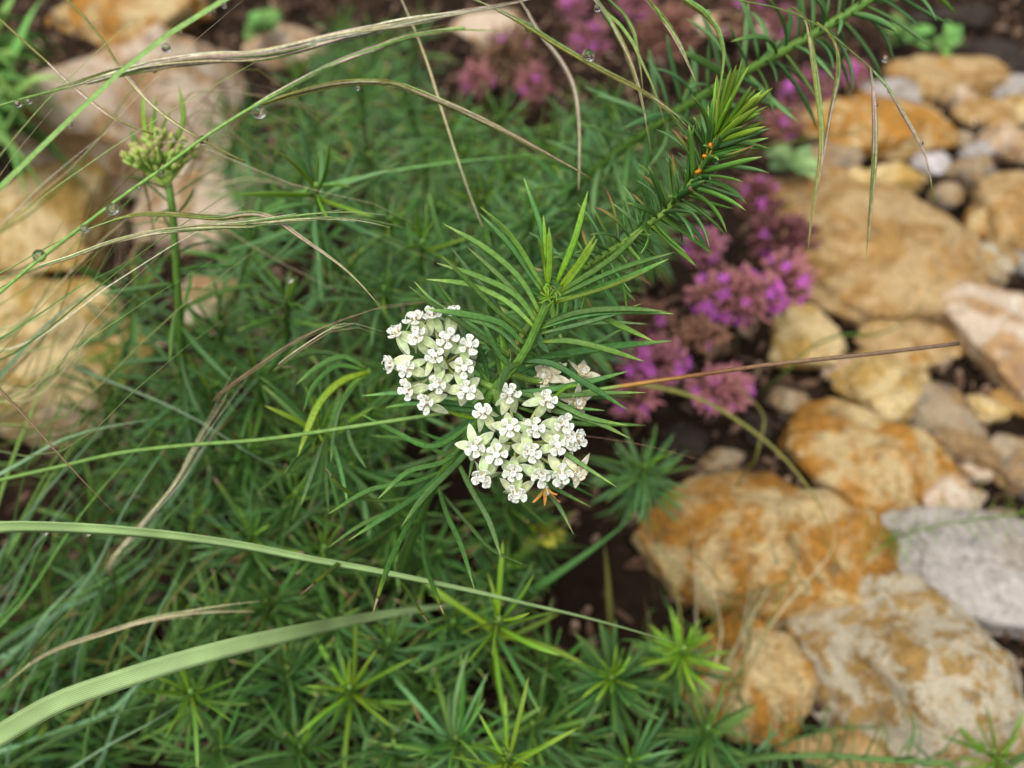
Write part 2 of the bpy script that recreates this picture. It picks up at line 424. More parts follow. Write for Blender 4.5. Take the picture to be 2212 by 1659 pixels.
# px, py, w, h, rot, material, label
STONES = [
 (1900, 545, 430, 320, -14, 'r_tan', 'large flat tan slab behind the two hanging olive awn bundles'),
 (1765, 415, 240, 130, 6, 'r_tan', 'smooth tan rock tucked behind the large flat tan slab'),
 (1905, 838, 205, 150, 8, 'r_yellow', 'rounded yellow ochre stone just below the long brown straw'),
 (2048, 925, 185, 215, 34, 'r_brown', 'upright grey-stained tan stone beside the rounded yellow ochre stone'),
 (2205, 1010, 150, 190, 20, 'r_brown', 'speckled brown stone beside the upright grey-stained stone'),
 (2052, 1080, 160, 125, 12, 'r_pink', 'small pinkish tan stone below the upright grey-stained stone'),
 (1840, 985, 390, 210, -20, 'r_orange', 'knobbly orange and white stone below the rounded yellow stone'),
 (1635, 1190, 550, 310, -6, 'r_orange', 'largest ochre boulder with bent grass stem in front of it'),
 (1975, 1450, 560, 350, -22, 'r_white', 'big white boulder freckled with rusty ochre spots'),
 (2140, 1250, 500, 260, -18, 'r_grey', 'smooth pale grey boulder behind the freckled white boulder'),
 (1600, 1455, 290, 220, -28, 'r_orange', 'orange stone wedged between leafy rosette and freckled white boulder'),
 (1890, 1625, 430, 110, -4, 'r_tan', 'low tan stone under the lying needle-leaved shoot'),
 (2175, 740, 230, 330, 24, 'r_pink', 'tall whitish and ochre boulder where the long brown straw ends'),
 (1965, 735, 250, 105, -6, 'r_tan', 'flat pale tan stone right behind the long brown straw tip'),
 (1745, 735, 210, 150, -20, 'r_yellow', 'cream stone between purple flower heads and flat tan stone'),
 (1890, 285, 330, 150, -6, 'r_orange', 'orange brown rock crossed by a thin olive grass blade'),
 (2045, 165, 230, 120, -8, 'r_tan', 'sandy rock in front of the dark hollow'),
 (1935, 200, 170, 80, 4, 'r_grey', 'greyish stone leaning on the sandy rock by the dark hollow'),
 (2012, 352, 76, 62, 10, 'r_lilac', 'small round lilac-white pebble'),
 (2105, 385, 115, 95, 20, 'r_brown', 'brownish stone right next to the lilac-white pebble'),
 (2180, 460, 170, 190, -15, 'r_tan', 'blocky tan boulder beside the large flat tan slab'),
 (2140, 575, 120, 95, 25, 'r_white', 'little chalky stone between blocky boulder and whitish ochre boulder'),
 (1935, 385, 120, 70, -10, 'r_yellow', 'small yellowish stone touching the back of the flat slab'),
 (2135, 245, 150, 70, 8, 'r_tan', 'low sandy stone behind the brownish and lilac pebbles'),
 (2190, 310, 130, 90, -12, 'r_pink', 'pinkish grey stone behind the blocky tan boulder'),
 (1800, 345, 150, 70, 14, 'r_brown', 'dull brown stone under the orange brown rock'),
 (2030, 640, 130, 95, 30, 'r_brown', 'dark cracked stone in the gap beside the flat slab'),
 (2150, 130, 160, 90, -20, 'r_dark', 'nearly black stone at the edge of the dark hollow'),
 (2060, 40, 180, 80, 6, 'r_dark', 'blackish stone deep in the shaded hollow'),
 (2205, 200, 110, 80, 12, 'r_grey', 'grey stone behind the low sandy stone'),
 (300, 240, 520, 430, 10, 'r_pink', 'big pinkish boulder behind the green bud cluster'),
 (290, 35, 360, 170, -5, 'r_orange', 'orange-brown rock behind the big pinkish boulder'),
 (85, 490, 330, 300, -12, 'r_yellow', 'yellow boulder behind the crossing grass stems'),
 (95, 735, 390, 340, 8, 'r_yellow', 'tan boulder under the yellow boulder, veiled by grass'),
 (420, 440, 250, 210, 20, 'r_pink', 'pinkish white stone behind the stem of the bud cluster'),
 (110, 900, 260, 110, -6, 'r_brown', 'dull brown stone half hidden in grass below the tan boulder'),
 (460, 640, 160, 130, 18, 'r_pink', 'stone half seen through needles beside the bud stem'),
 (620, 110, 170, 110, -20, 'r_pink', 'reddish stone under the long silvery seed head'),
 (1050, 60, 180, 90, 15, 'r_pink', 'reddish stone behind dried rosy flower heads'),
 (1590, 60, 160, 80, -8, 'r_pink', 'dusky stone behind the thick leafy branch'),
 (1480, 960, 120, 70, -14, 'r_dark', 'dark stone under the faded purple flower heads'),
 (1560, 1000, 110, 60, 10, 'r_brown', 'small dull stone above the ochre boulder'),
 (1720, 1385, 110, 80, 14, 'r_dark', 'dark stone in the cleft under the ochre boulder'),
]
RS = random.Random(12)
RUBBLE = [
 (1990, 265, 'r_tan', 'small tan stone beside the orange brown rock, under the arching green stem'),
 (2070, 300, 'r_brown', 'small brown stone behind the brownish stone next to the lilac pebble'),
 (2085, 215, 'r_pink', 'small pinkish stone just in front of the sandy rock'),
 (2160, 275, 'r_tan', 'small tan stone between the low sandy stone and the pinkish grey one'),
 (2040, 420, 'r_brown', 'small brown stone on the far edge of the flat slab, below the lilac pebble'),
 (2110, 330, 'r_grey', 'small grey stone between the lilac pebble and the low sandy stone'),
 (1850, 385, 'r_yellow', 'small yellowish stone between the smooth tan rock and the little yellowish stone'),
 (2120, 480, 'r_orange', 'small orange stone squeezed between the flat slab and the blocky boulder'),
 (2075, 585, 'r_tan', 'small tan stone between the flat slab and the little chalky stone'),
 (2060, 700, 'r_brown', 'small brown stone under the dark cracked stone'),
 (1985, 790, 'r_orange', 'small orange stone right of the rounded yellow ochre stone'),
 (1820, 800, 'r_pink', 'small pinkish stone left of the rounded yellow ochre stone, under the straw'),
 (2190, 870, 'r_tan', 'small tan stone under the whitish ochre boulder, beside the speckled stone'),
 (2130, 880, 'r_yellow', 'small yellowish stone between the grey-stained stone and the whitish boulder'),
 (1960, 1020, 'r_brown', 'small brown stone between the knobbly stone and the grey-stained stone'),
 (2100, 1010, 'r_pink', 'small pinkish stone between grey-stained stone and speckled brown stone'),
 (2200, 240, 'r_yellow', 'small yellowish stone behind the pinkish grey stone'),
 (1995, 205, 'r_tan', 'small tan stone between the greyish leaning stone and the sandy rock'),
 (1870, 215, 'r_orange', 'small orange stone left of the greyish leaning stone'),
 (1790, 265, 'r_tan', 'small tan stone between the purple head and the orange brown rock'),
 (2200, 560, 'r_grey', 'small grey stone right of the little chalky stone'),
 (1700, 860, 'r_brown', 'small brown stone below the cream stone, beside the rosy head'),
 (1640, 930, 'r_dark', 'small dark stone in the dark soil above the knobbly orange stone'),
 (2160, 1120, 'r_brown', 'small brown stone between the speckled stone and the pale grey boulder'),
 (1960, 1085, 'r_orange', 'small orange stone below the knobbly stone, beside the pinkish tan one'),
]
for x, y, m_, lab in RUBBLE:
    STONES.append((x, y, RS.uniform(58, 105), RS.uniform(45, 80), RS.uniform(-40, 40), m_, lab))
FL = {8: .75, 0: .35, 9: .5, 1: .4, 11: .4, 13: .35}
for i, s in enumerate(STONES):
    small = s[2] * s[3] < 12000
    stone(*s[:6], seed=100 + i, label=s[6], cat='pebble' if i == 18 else 'rock', name='pebble' if i == 18 else 'limestone_rock',
          flat=FL.get(i, .62), facets=9 if small else 16, group='rubble between the bigger rocks' if i >= 43 else None)

# ------------------------------------------------------------------ milkweed
def leaf_w(u):
    a = .55 + .45 * min(1, u / .22)
    b = 1.0 if u < .62 else max(0.06, 1 - ((u - .62) / .38) ** 2.1)
    return a * b

LEAFC = {}
def leaf_proto(var, mat, wide=1.0):
    """unit leaf along +Z, bending away toward +X, upper face toward -X"""
    key = (var, mat, wide)
    if key in LEAFC: return LEAFC[key]
    R = random.Random(hash(var) + 31)
    bend = [0.05, .22, .42, -.12, .62, .3][var % 6]
    side = [0.0, .08, -.1, .05, -.04, .16][var % 6]
    pts = []
    for i in range(9):
        u = i / 8
        ang = bend * u * 1.6
        pts.append(Vector((bend * u * u * .8, side * u * u, u * (1 - .22 * abs(bend) * u))))
    V, F, U, VV = sweep(pts, LEAF_SEC, lambda u: .5 * leaf_w(u), Vector((-1, 0, 0)))
    # width is authored for width 1; scaled per object in Y and thickness in X handled by building at ratio
    RATIO = .062 * wide
    V2 = []
    for i, v in enumerate(V):
        c = pts[i // 6]
        V2.append(c + (v - c) * RATIO)
    LEAFC[key] = mesh('leaf', V2, F, M[mat], {'u': U, 'v': VV})
    return LEAFC[key]

def leaf_obj(parent, base, direc, up, length, var, mat, wide=1.0):
    z = direc.normalized()
    x = -(up - z * up.dot(z))
    if x.length < 1e-4: x = z.orthogonal()
    x.normalize()
    y = z.cross(x)
    m = Matrix((x, y, z)).transposed().to_4x4()
    sc_ = Matrix.Scale(length, 4)
    m = Matrix.Translation(base) @ m @ sc_
    return obj('leaf', leaf_proto(var, mat, wide), parent, mat4=m)

def tube_part(name, pts, r0, r1, mat, parent, root, sides=C6, curve=None):
    V, F, U, VV = sweep(pts, sides, lambda u: r0 + (r1 - r0) * u, Vector((.3, -1, .2)), o=root)
    if sides is not None:
        VV = [math.atan2(sides[i % len(sides)][1], sides[i % len(sides)][0]) for i in range(len(V))]
    return obj(name, mesh(name, V, F, M[mat], {'u': U, 'v': VV}), parent)

def shoot(label, path, n=60, llen=.032, group=None, mats=('leaf_blue',), young='leaf_new', nyoung=10, r=.0016, leafy=.6, seed=0,
          wide=1.0, ang0=12, ang1=82, name='milkweed_shoot', brown=0.0, stem='stem_dark', red=0.0, tipscale=.45, droop=0.0, pw=1.15):
    """path: from ground to tip"""
    R = random.Random(seed)
    w = [W3(p) for p in path]
    root = w[0].copy()
    t = thing(name, label, 'plant', root, group)
    c = catmull(w, 26)
    tube_part('stem', c, r * 1.25, r * .7, stem, t, root)
    L = [0]
    for i in range(25): L.append(L[-1] + (c[i + 1] - c[i]).length)
    tot = L[-1]
    span = min(tot * .92, leafy * .20 if leafy > 1 else tot * leafy)
    phi = R.uniform(0, 6.28)
    for k in range(n):
        q = k / max(1, n - 1)                    # 0 = tip
        s = tot - span * q ** pw
        i = min(24, max(0, next((j for j in range(25) if L[j + 1] >= s), 24)))
        f = (s - L[i]) / max(1e-9, L[i + 1] - L[i])
        p = c[i].lerp(c[i + 1], f)
        tan = (c[min(25, i + 1)] - c[max(0, i - 1)]).normalized()
        phi += 2.399 + R.uniform(-.25, .25)
        e1 = tan.orthogonal().normalized(); e2 = tan.cross(e1)
        radial = e1 * math.cos(phi) + e2 * math.sin(phi)
        a = rad(ang0 + (ang1 - ang0) * min(1, q * 1.9) ** .7 + R.uniform(-9, 9))
        d = tan * math.cos(a) + radial * math.sin(a) + Vector((0, 0, -droop * q))
        ln = llen * (tipscale + (1 - tipscale) * min(1, q * 4)) * R.uniform(.62, 1.18)
        if k < nyoung: mt = young; vr = R.choice((0, 1, 3, 1))
        else:
            mt = R.choice(mats); vr = R.randrange(6)
            if R.random() < brown: mt = 'leaf_br'
            if R.random() < red: mt = 'leaf_red'
        leaf_obj(t, p + radial * r * .6 - root, d, (tan - radial * .1 if a > .2 else -radial) + radial.cross(tan) * R.uniform(-.8, .8), ln, vr, mt, wide)
    return t, c

def hero_leaf(t, root, pts, w, mat='leaf', segs=15, nh=None):
    """pts: base..tip pixel+depth"""
    wp = [P(*p) for p in pts]
    c = catmull(wp, segs)
    n0 = (nh or Vector((RND.uniform(-.5, .5), -.55, .9))).normalized()
    V, F, U, VV = sweep(c, LEAF_SEC, lambda u: w * .5 * K * .23 * leaf_w(u), n0, o=wp[0], hf=lambda u: w * .62 * K * .23 * leaf_w(u), twist=RND.uniform(-.5, .5))
    return obj('leaf', mesh('leaf', V, F, M[mat], {'u': U, 'v': VV}), t, loc=wp[0] - root)

# ---- the flowering shoot in focus
S1 = [(840, 1300, None), (870, 1230, .36), (905, 1130, .30), (950, 1030, .264), (1005, 955, .25), (1040, 895, .243), (1068, 838, .2375), (1105, 800, .234), (1140, 750, .231), (1163, 698, .2275), (1186, 648, .223)]
w1 = [W3(p) for p in S1]
root1 = w1[0].copy()
plant1 = thing('flowering_milkweed', 'sharp milkweed shoot with two round clusters of small white flowers', 'plant', root1)
tube_part('stem', catmull(w1, 60), .0017, .00115, 'stem', plant1, root1, sides=C8)

HL = [  # base, [mid], tip ; width ; material
 ([(1178, 600), (1172, 510), (1132, 385)], 12, 'leaf'), ([(1180, 610), (1178, 540), (1174, 465)], 9, 'leaf_new'),
 ([(1184, 615), (1187, 550), (1186, 491)], 15, 'leaf_new'), ([(1180, 605), (1172, 550), (1162, 507)], 8, 'leaf_new'),
 ([(1203, 610), (1240, 520), (1270, 413)], 14, 'leaf_new'), ([(1210, 618), (1255, 560), (1285, 508)], 12, 'leaf_new'),
 ([(1215, 625), (1262, 562), (1291, 515)], 11, 'leaf_new'), ([(1208, 632), (1325, 555), (1390, 495)], 13, 'leaf'),
 ([(1206, 640), (1340, 580), (1457, 545)], 12, 'leaf'), ([(1200, 648), (1350, 602), (1445, 559)], 14, 'leaf'),
 ([(1197, 655), (1320, 617), (1405, 583)], 9, 'leaf_new'), ([(1174, 622), (1100, 505), (1038, 447)], 12, 'leaf'),
 ([(1172, 632), (1098, 525), (1036, 461)], 13, 'leaf'), ([(1168, 680), (1130, 610), (1056, 541), (959, 484)], 14, 'leaf'),
 ([(1166, 690), (1085, 602), (1010, 534)], 13, 'leaf'), ([(1162, 702), (1120, 642), (1040, 600), (943, 568)], 15, 'leaf'),
 ([(1154, 706), (1100, 655), (1018, 616), (921, 603)], 14, 'leaf'), ([(1140, 726), (1075, 672), (1010, 606), (954, 553)], 12, 'leaf'),
 ([(1120, 760), (1060, 640), (1010, 580), (972, 531)], 11, 'leaf_blue'), ([(1100, 770), (985, 690), (925, 650), (884, 619)], 13, 'leaf'),
 ([(1100, 765), (1000, 690), (935, 650), (895, 608)], 12, 'leaf'), ([(1085, 780), (1020, 700), (975, 650), (945, 609)], 9, 'leaf_dark'),
 ([(1134, 745), (1085, 700), (1010, 680), (918, 668)], 15, 'leaf'), ([(1125, 760), (1080, 715), (1010, 690), (940, 688)], 11, 'leaf'),
 ([(1122, 770), (1078, 718), (1008, 689)], 11, 'leaf_blue'), ([(1090, 815), (1087, 750), (1079, 686)], 18, 'leaf_new'),
 ([(1082, 815), (1068, 740), (1050, 665)], 14, 'leaf_dark'), ([(1092, 810), (1100, 780), (1101, 752)], 12, 'leaf'),
 ([(1122, 785), (1098, 795), (1083, 822), (1076, 863)], 17, 'leaf'), ([(1085, 822), (1160, 780), (1290, 753), (1452, 736)], 20, 'leaf'),
 ([(1165, 706), (1235, 678), (1345, 667), (1441, 673)], 14, 'leaf'), ([(1163, 710), (1240, 685), (1350, 672), (1455, 678)], 13, 'leaf'),
 ([(1170, 700), (1220, 684), (1283, 680), (1345, 706), (1417, 740)], 15, 'leaf'), ([(1172, 738), (1225, 736), (1293, 750), (1392, 781)], 14, 'leaf'),
 ([(1155, 708), (1166, 735), (1186, 763)], 20, 'leaf_pale'), ([(1135, 790), (1240, 762), (1353, 706)], 11, 'leaf_blue'),
 ([(1170, 720), (1290, 690), (1386, 656)], 11, 'leaf'), ([(1130, 760), (1225, 710), (1300, 697), (1400, 700)], 11, 'leaf_blue'),
 ([(1120, 780), (1185, 783), (1262, 826), (1356, 886)], 15, 'leaf'), ([(1085, 850), (1180, 843), (1270, 825), (1356, 802)], 15, 'leaf'),
 ([(1090, 860), (1220, 855), (1310, 849), (1396, 848)], 11, 'leaf'), ([(1090, 862), (1250, 860), (1371, 856)], 11, 'leaf_dark'),
 ([(1110, 860), (1220, 878), (1306, 887)], 10, 'leaf'), ([(1100, 845), (1190, 866), (1270, 902), (1356, 919)], 14, 'leaf'),
 ([(1110, 862), (1210, 890), (1290, 913), (1361, 947)], 14, 'leaf'), ([(1120, 880), (1240, 914), (1320, 916), (1395, 919)], 12, 'leaf_dark'),
 ([(1060, 850), (1160, 930), (1230, 985), (1332, 1052)], 12, 'leaf'), ([(1060, 870), (1180, 1010), (1225, 1042), (1291, 1077)], 11, 'leaf_dark'),
 ([(1050, 890), (1140, 1020), (1205, 1058), (1276, 1095)], 12, 'leaf'), ([(1045, 890), (1150, 1020), (1208, 1095), (1239, 1154)], 15, 'leaf'),
 ([(1020, 930), (1085, 1040), (1140, 1098), (1202, 1153)], 12, 'leaf_dark'), ([(1070, 900), (1200, 1020), (1285, 1054)], 10, 'leaf_dark'),
 ([(1000, 960), (963, 995), (880, 1020), (817, 1077)], 15, 'leaf'), ([(960, 1015), (900, 1040), (803, 1057), (709, 1110)], 13, 'leaf'),
 ([(965, 1010), (910, 1065), (853, 1102), (754, 1167)], 17, 'leaf'), ([(935, 1060), (850, 1102), (778, 1135), (708, 1183)], 12, 'leaf_dark'),
 ([(1030, 955), (975, 1012), (918, 1070), (868, 1136)], 17, 'leaf'), ([(930, 1060), (890, 1120), (840, 1220), (805, 1325)], 14, 'leaf_br'),
 ([(945, 1045), (965, 1110), (995, 1175), (1025, 1273)], 14, 'leaf'), ([(985, 990), (1020, 1060), (1055, 1122), (1084, 1209)], 15, 'leaf'),
 ([(940, 1050), (1010, 1130), (1060, 1185), (1137, 1222)], 11, 'leaf_dark'), ([(915, 1100), (915, 1200), (935, 1265), (959, 1328)], 12, 'leaf_br'),
 ([(910, 1110), (860, 1220), (890, 1290), (927, 1348)], 12, 'leaf_br'), ([(920, 1090), (820, 1160), (735, 1215), (648, 1286)], 12, 'leaf_br'),
 ([(930, 1070), (800, 1080), (740, 1055), (703, 1010)], 10, 'leaf_br'), ([(1020, 925), (975, 985), (910, 955), (800, 940)], 13, 'leaf_dark'),
 ([(1030, 910), (930, 965), (850, 930), (777, 893)], 14, 'leaf_dark'), ([(1040, 900), (1000, 930), (960, 950), (905, 930)], 11, 'leaf_dark'),
 ([(1045, 880), (950, 866), (880, 850), (781, 855)], 13, 'leaf'), ([(1050, 890), (960, 880), (890, 872), (833, 880)], 13, 'leaf'),
 ([(1045, 900), (1020, 1000), (1012, 1035)], 11, 'leaf'), ([(1035, 905), (985, 895), (962, 885)], 10, 'leaf_new'),
 ([(1060, 850), (1040, 760), (1010, 720)], 11, 'leaf_dark'), ([(1065, 840), (1020, 780), (985, 755), (920, 740)], 12, 'leaf_dark'),
 ([(1110, 800), (1075, 760), (1060, 730), (1040, 690)], 12, 'leaf'), ([(1125, 785), (1200, 770), (1260, 768)], 11, 'leaf'),
 ([(1085, 850), (1190, 870), (1245, 840)], 10, 'leaf_new'), ([(1195, 860), (1225, 836), (1250, 832)], 9, 'leaf_new'),
]
def s1_depth(px, py):
    best, bd = .24, 1e9
    for p in S1[1:]:
        e = (p[0] - px) ** 2 + (p[1] - py) ** 2
        if e < bd: bd, best = e, p[2]
    return best
for i, (pp, w, m) in enumerate(HL):
    if m == 'leaf' and (7 <= i <= 18 or i in (30, 32, 33)): m = 'leaf_mid'
    bx, by = pp[0]
    d0 = s1_depth(bx, by) + .001
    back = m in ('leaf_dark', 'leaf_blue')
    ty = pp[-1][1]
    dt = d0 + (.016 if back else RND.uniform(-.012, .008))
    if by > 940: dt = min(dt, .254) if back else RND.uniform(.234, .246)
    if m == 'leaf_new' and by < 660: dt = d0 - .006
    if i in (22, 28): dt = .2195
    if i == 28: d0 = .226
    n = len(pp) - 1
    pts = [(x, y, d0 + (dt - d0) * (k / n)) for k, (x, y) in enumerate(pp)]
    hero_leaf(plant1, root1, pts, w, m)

for k in range(16):
    a = k * 2.4
    x, y = 1184 + 9 * math.cos(a) * (k / 16 + .3), 640 + 8 * math.sin(a) * (k / 16 + .4)
    hero_leaf(plant1, root1, [(1185, 650, .2235), (x, y, .2215 - .001 * (k % 3)), (x + 14 * math.cos(a), y - 5 + 12 * math.sin(a), .2205), (x + 18 * math.cos(a + .6), y + 2 + 12 * math.sin(a + .6), .2200)], 6, 'leaf_new', segs=8)

# ---- flowers
MM = .001
def hood_mesh():
    V, F, U, VV = [], [], [], []
    nu, nv = 8, 7
    def pt(u, v, th):
        r = .62 + 2.25 * u
        wv = .24 + .84 * math.sin(min(1, u * 1.05) * math.pi * .58) ** 1.4
        if u > .66: wv *= math.sqrt(max(.02, 1 - ((u - .66) / .35) ** 2))
        z = .80 + .35 * u + .55 * max(0, u - .5) * 1.3 + .30 * v * v * math.sin(min(1, u) * math.pi * .75)
        return Vector((r, v * wv, z - th * (.22 + .25 * math.sin(u * math.pi))))
    for th in (0, 1):
        for i in range(nu + 1):
            for j in range(nv):
                u, v = i / nu, -1 + 2 * j / (nv - 1)
                V.append(pt(u, v, th) * MM); U.append(min(1, .25 + u * .6 + .25 * abs(v))); VV.append(v)
    n1 = (nu + 1) * nv
    for i in range(nu):
        for j in range(nv - 1):
            a = i * nv + j
            F.append((a, a + nv, a + nv + 1, a + 1)); F.append((n1 + a, n1 + a + 1, n1 + a + nv + 1, n1 + a + nv))
    loop = [j for j in range(nv)] + [i * nv + nv - 1 for i in range(1, nu + 1)] + [nu * nv + j for j in range(nv - 2, -1, -1)] + [i * nv for i in range(nu - 1, 0, -1)]
    for a, b in zip(loop, loop[1:] + loop[:1]):
        F.append((a, b, n1 + b, n1 + a))
    # horn curving in over the column
    hp = catmull([Vector((2.0, 0, 1.15)), Vector((1.75, 0, 2.0)), Vector((1.25, 0, 2.55)), Vector((.75, 0, 2.55))], 7)
    v2, f2, u2, vv2 = sweep([p * MM for p in hp], C5, lambda u: (.17 - .10 * u) * MM, Vector((0, 1, 0)))
    b = len(V); V += v2; F += [tuple(q + b for q in f) for f in f2]; U += [.7] * len(v2); VV += vv2
    return mesh('hood', V, F, M['hood'], {'u': U, 'v': VV})
def petal_mesh(mat, tw=0.0, curl=1.0):
    # hinge at origin, petal runs along +X, upper face +Z
    V, F, U, VV = [], [], [], []
    nu, nv = 9, 7
    L_ = 5.3
    for th in (0, 1):
        for i in range(nu + 1):
            u = i / nu
            wv = 1.40 * (math.sin(math.pi * min(1, .12 + u * .88)) ** .75) * (1 - .25 * u)
            for j in range(nv):
                v = -1 + 2 * j / (nv - 1)
                z = -.55 * curl * u * u + .30 * v * v * (1 - u) + tw * v * u
                V.append(Vector((L_ * u, v * wv, z - th * .13)) * MM); U.append(min(1, u * .75 + .3 * abs(v) ** 3)); VV.append(v)
    n1 = (nu + 1) * nv
    for i in range(nu):
        for j in range(nv - 1):
            a = i * nv + j
            F.append((a, a + nv, a + nv + 1, a + 1)); F.append((n1 + a, n1 + a + 1, n1 + a + nv + 1, n1 + a + nv))
    loop = [j for j in range(nv)] + [i * nv + nv - 1 for i in range(1, nu + 1)] + [nu * nv + j for j in range(nv - 2, -1, -1)] + [i * nv for i in range(nu - 1, 0, -1)]
    for a, b in zip(loop, loop[1:] + loop[:1]):
        F.append((a, b, n1 + b, n1 + a))
    return mesh('petal', V, F, M[mat], {'u': U, 'v': VV})
def column_mesh():
    prof = [(.02, -.5), (.5, -.45), (.85, -.1), (.8, .3), (.72, .8), (.95, 1.25), (.98, 1.5), (.80, 1.72), (.86, 1.95), (.84, 2.12), (.62, 2.2), (.52, 2.10), (.02, 2.12)]
    n = 20
    V, F, U, FM = [], [], [], []
    for r, z in prof:
        for k in range(n):
            a = 2 * math.pi * k / n
            rr = r * (1 + .10 * math.cos(5 * a) * (1 if .5 < z < 2 else .25))
            V.append(Vector((rr * math.cos(a), rr * math.sin(a), z)) * MM); U.append(z / 2.2)
    for i in range(len(prof) - 1):
        for k in range(n):
            F.append((i * n + k, i * n + (k + 1) % n, (i + 1) * n + (k + 1) % n, (i + 1) * n + k))
            FM.append(1 if 3 <= i <= 6 and (k % 4 in (1, 2)) else 0)
    F.append(tuple((len(prof) - 1) * n + k for k in range(n))); FM.append(0)
    return mesh('flower', V, F, [M['column'], M['anther']], {'u': U, 'v': U}, fmat=FM)
HOOD, COLUMN = hood_mesh(), column_mesh()
HOOD_OLD = HOOD.copy(); HOOD_OLD.materials[0] = M['faded']
PETALS = [petal_mesh('petal'), petal_mesh('petal', .12, 1.5), petal_mesh('petal', -.15, .6)]
FADED = petal_mesh('faded', .2, 2.4)
WITHER = petal_mesh('wither', .3, 3.0)

def flower(t, root, px, py, d, dx, dy, hub, seed, scale=1.0, kind='fresh', open_=0.0):
    """dx,dy: image direction (r1-crop px) in which the flower faces"""
    R = random.Random(seed)
    s = math.hypot(dx, dy)
    sx = min(.93, s / 150.0)
    ix, iy = (dx / s, dy / s) if s > 1 else (0, 0)
    ax = (Vector((1, 0, 0)) * ix - UPV * iy) * sx - FWD * math.sqrt(1 - sx * sx)
    ctr = P(px, py, d)
    ax = (ax * .94 - (FWD * .06)).normalized()
    q = ax.to_track_quat('Z', 'Y').to_matrix()
    q = q @ Matrix.Rotation(R.uniform(0, 1.256), 3, 'Z')
    base = ctr - ax * (1.6 * MM * scale)
    m = Matrix.Translation(base - root) @ q.to_4x4() @ Matrix.Scale(scale, 4)
    fl = obj('flower', COLUMN, t, mat4=m)
    for k in range(5):
        a = k * 2 * math.pi / 5
        if kind != 'wither':
            hm = Matrix.Rotation(a, 4, 'Z') @ Matrix.Rotation(R.uniform(-.30, .16) - (.2 if kind == 'faded' else 0), 4, 'Y') @ Matrix.Rotation(R.uniform(-.25, .25), 4, 'X') @ Matrix.Scale(R.uniform(.84, 1.08), 4)
            obj('hood', HOOD_OLD if kind == 'faded' else HOOD, fl, mat4=hm)
        tilt = rad(R.uniform(50, 72) - open_ * 34)
        if kind == 'faded': tilt = rad(R.uniform(-45, 30))
        if kind == 'wither': tilt = rad(R.uniform(-78, -60))
        pm = Matrix.Rotation(a + math.pi / 5 + R.uniform(-.1, .1), 4, 'Z') @ Matrix.Translation((.62 * MM, 0, .1 * MM)) @ Matrix.Rotation(tilt, 4, 'Y') @ Matrix.Rotation(R.uniform(-.25, .25), 4, 'X')
        pm = pm @ Matrix.Diagonal((R.uniform(.9, 1.08), R.uniform(.9, 1.08) * (.45 if kind == 'wither' else 1), 1, 1))
        obj('petal', {'fresh': R.choice(PETALS), 'faded': FADED, 'wither': WITHER}[kind], fl, mat4=pm)
    # pedicel from hub, in flower-local space
    inv = (Matrix.Translation(root) @ m).inverted()
    dist = (hub - base).length
    c = [inv @ v for v in catmull([hub, hub.lerp(base, .55) - ax * dist * .10, base - ax * dist * .10, base], 10)]
    V, F, U, VV = sweep(c, C6, lambda u: (.36 + .22 * u ** 4) * MM, Vector((.2, 1, .3)))
    obj('pedicel', mesh('pedicel', V, F, M['pedicel'], {'u': U, 'v': VV}), fl)
    return fl

def r1(x, y): return x * .3 + 774.2, y * .3 + 608.3
FA = [(265, 350, -95, -110, .2), (400, 250, -25, -110, .2), (525, 220, -10, -100, .2), (677, 205, 10, -135, 0), (415, 380, -60, -85, .1), (640, 400, -10, -70, .1),
      (795, 450, 30, -45, .3), (545, 530, -5, -95, 0), (212, 600, -135, 20, .1), (335, 625, -80, -15, .2), (762, 620, 10, 10, .5), (340, 785, -85, 10, .1),
      (560, 740, -40, 40, .3), (775, 775, 10, 0, .9), (470, 870, -85, 10, .3), ]
FB = [(1090, 795, 5, -85, .1), (1365, 840, 65, -50, .3), (895, 930, -30, -75, .1), (1090, 1050, 0, -20, .7), (1270, 1050, 50, 0, .3), (1490, 1020, 75, -30, .2),
      (835, 1195, 0, 28, 1.1), (995, 1245, -10, 0, .2), (1435, 1175, 45, -20, .4), (1530, 1140, 95, -15, .2), (1602, 1130, 130, -15, 0), (1245, 1230, 40, 0, .5),
      (890, 1415, -50, 80, .1), (1115, 1380, 10, 25, .4), (1325, 1410, 55, 60, .2), (1470, 1400, 25, 55, .9), (1140, 1540, 5, 75, .7)]
hubA = P(*r1(622, 590), .2375); hubB = P(*r1(1140, 1165), .2345)
for i, (x, y, dx, dy, op) in enumerate(FA):
    px, py = r1(x, y)
    rr = math.hypot(x - 560, y - 560) / 400
    flower(plant1, root1, px, py, .2290 + .004 * rr * rr, dx, dy, hubA, 500 + i, RND.uniform(.98, 1.14), open_=op)
for i, (x, y, dx, dy, op) in enumerate(FB):
    px, py = r1(x, y)
    rr = math.hypot(x - 1180, y - 1180) / 420
    flower(plant1, root1, px, py, .2255 + .005 * rr * rr, dx, dy, hubB, 540 + i, RND.uniform(.98, 1.14), open_=op)
flower(plant1, root1, *r1(1592, 1385), .2305, 60, 70, hubB, 570, .9, kind='faded', open_=.8)
flower(plant1, root1, *r1(1355, 1520), .2320, 10, 130, hubB, 571, .9, kind='wither')
hubC = P(1215, 825, .2425)
for i, (x, y, dx, dy) in enumerate([(1175, 812, -40, -30), (1190, 808, -20, -80), (1262, 803, 60, -100), (1250, 868, 70, 50)]):
    flower(plant1, root1, x, y, .2405 + .001 * (i % 3), dx, dy, hubC, 580 + i, .95, kind='faded', open_=.3)
node = P(1066, 838, .2372)
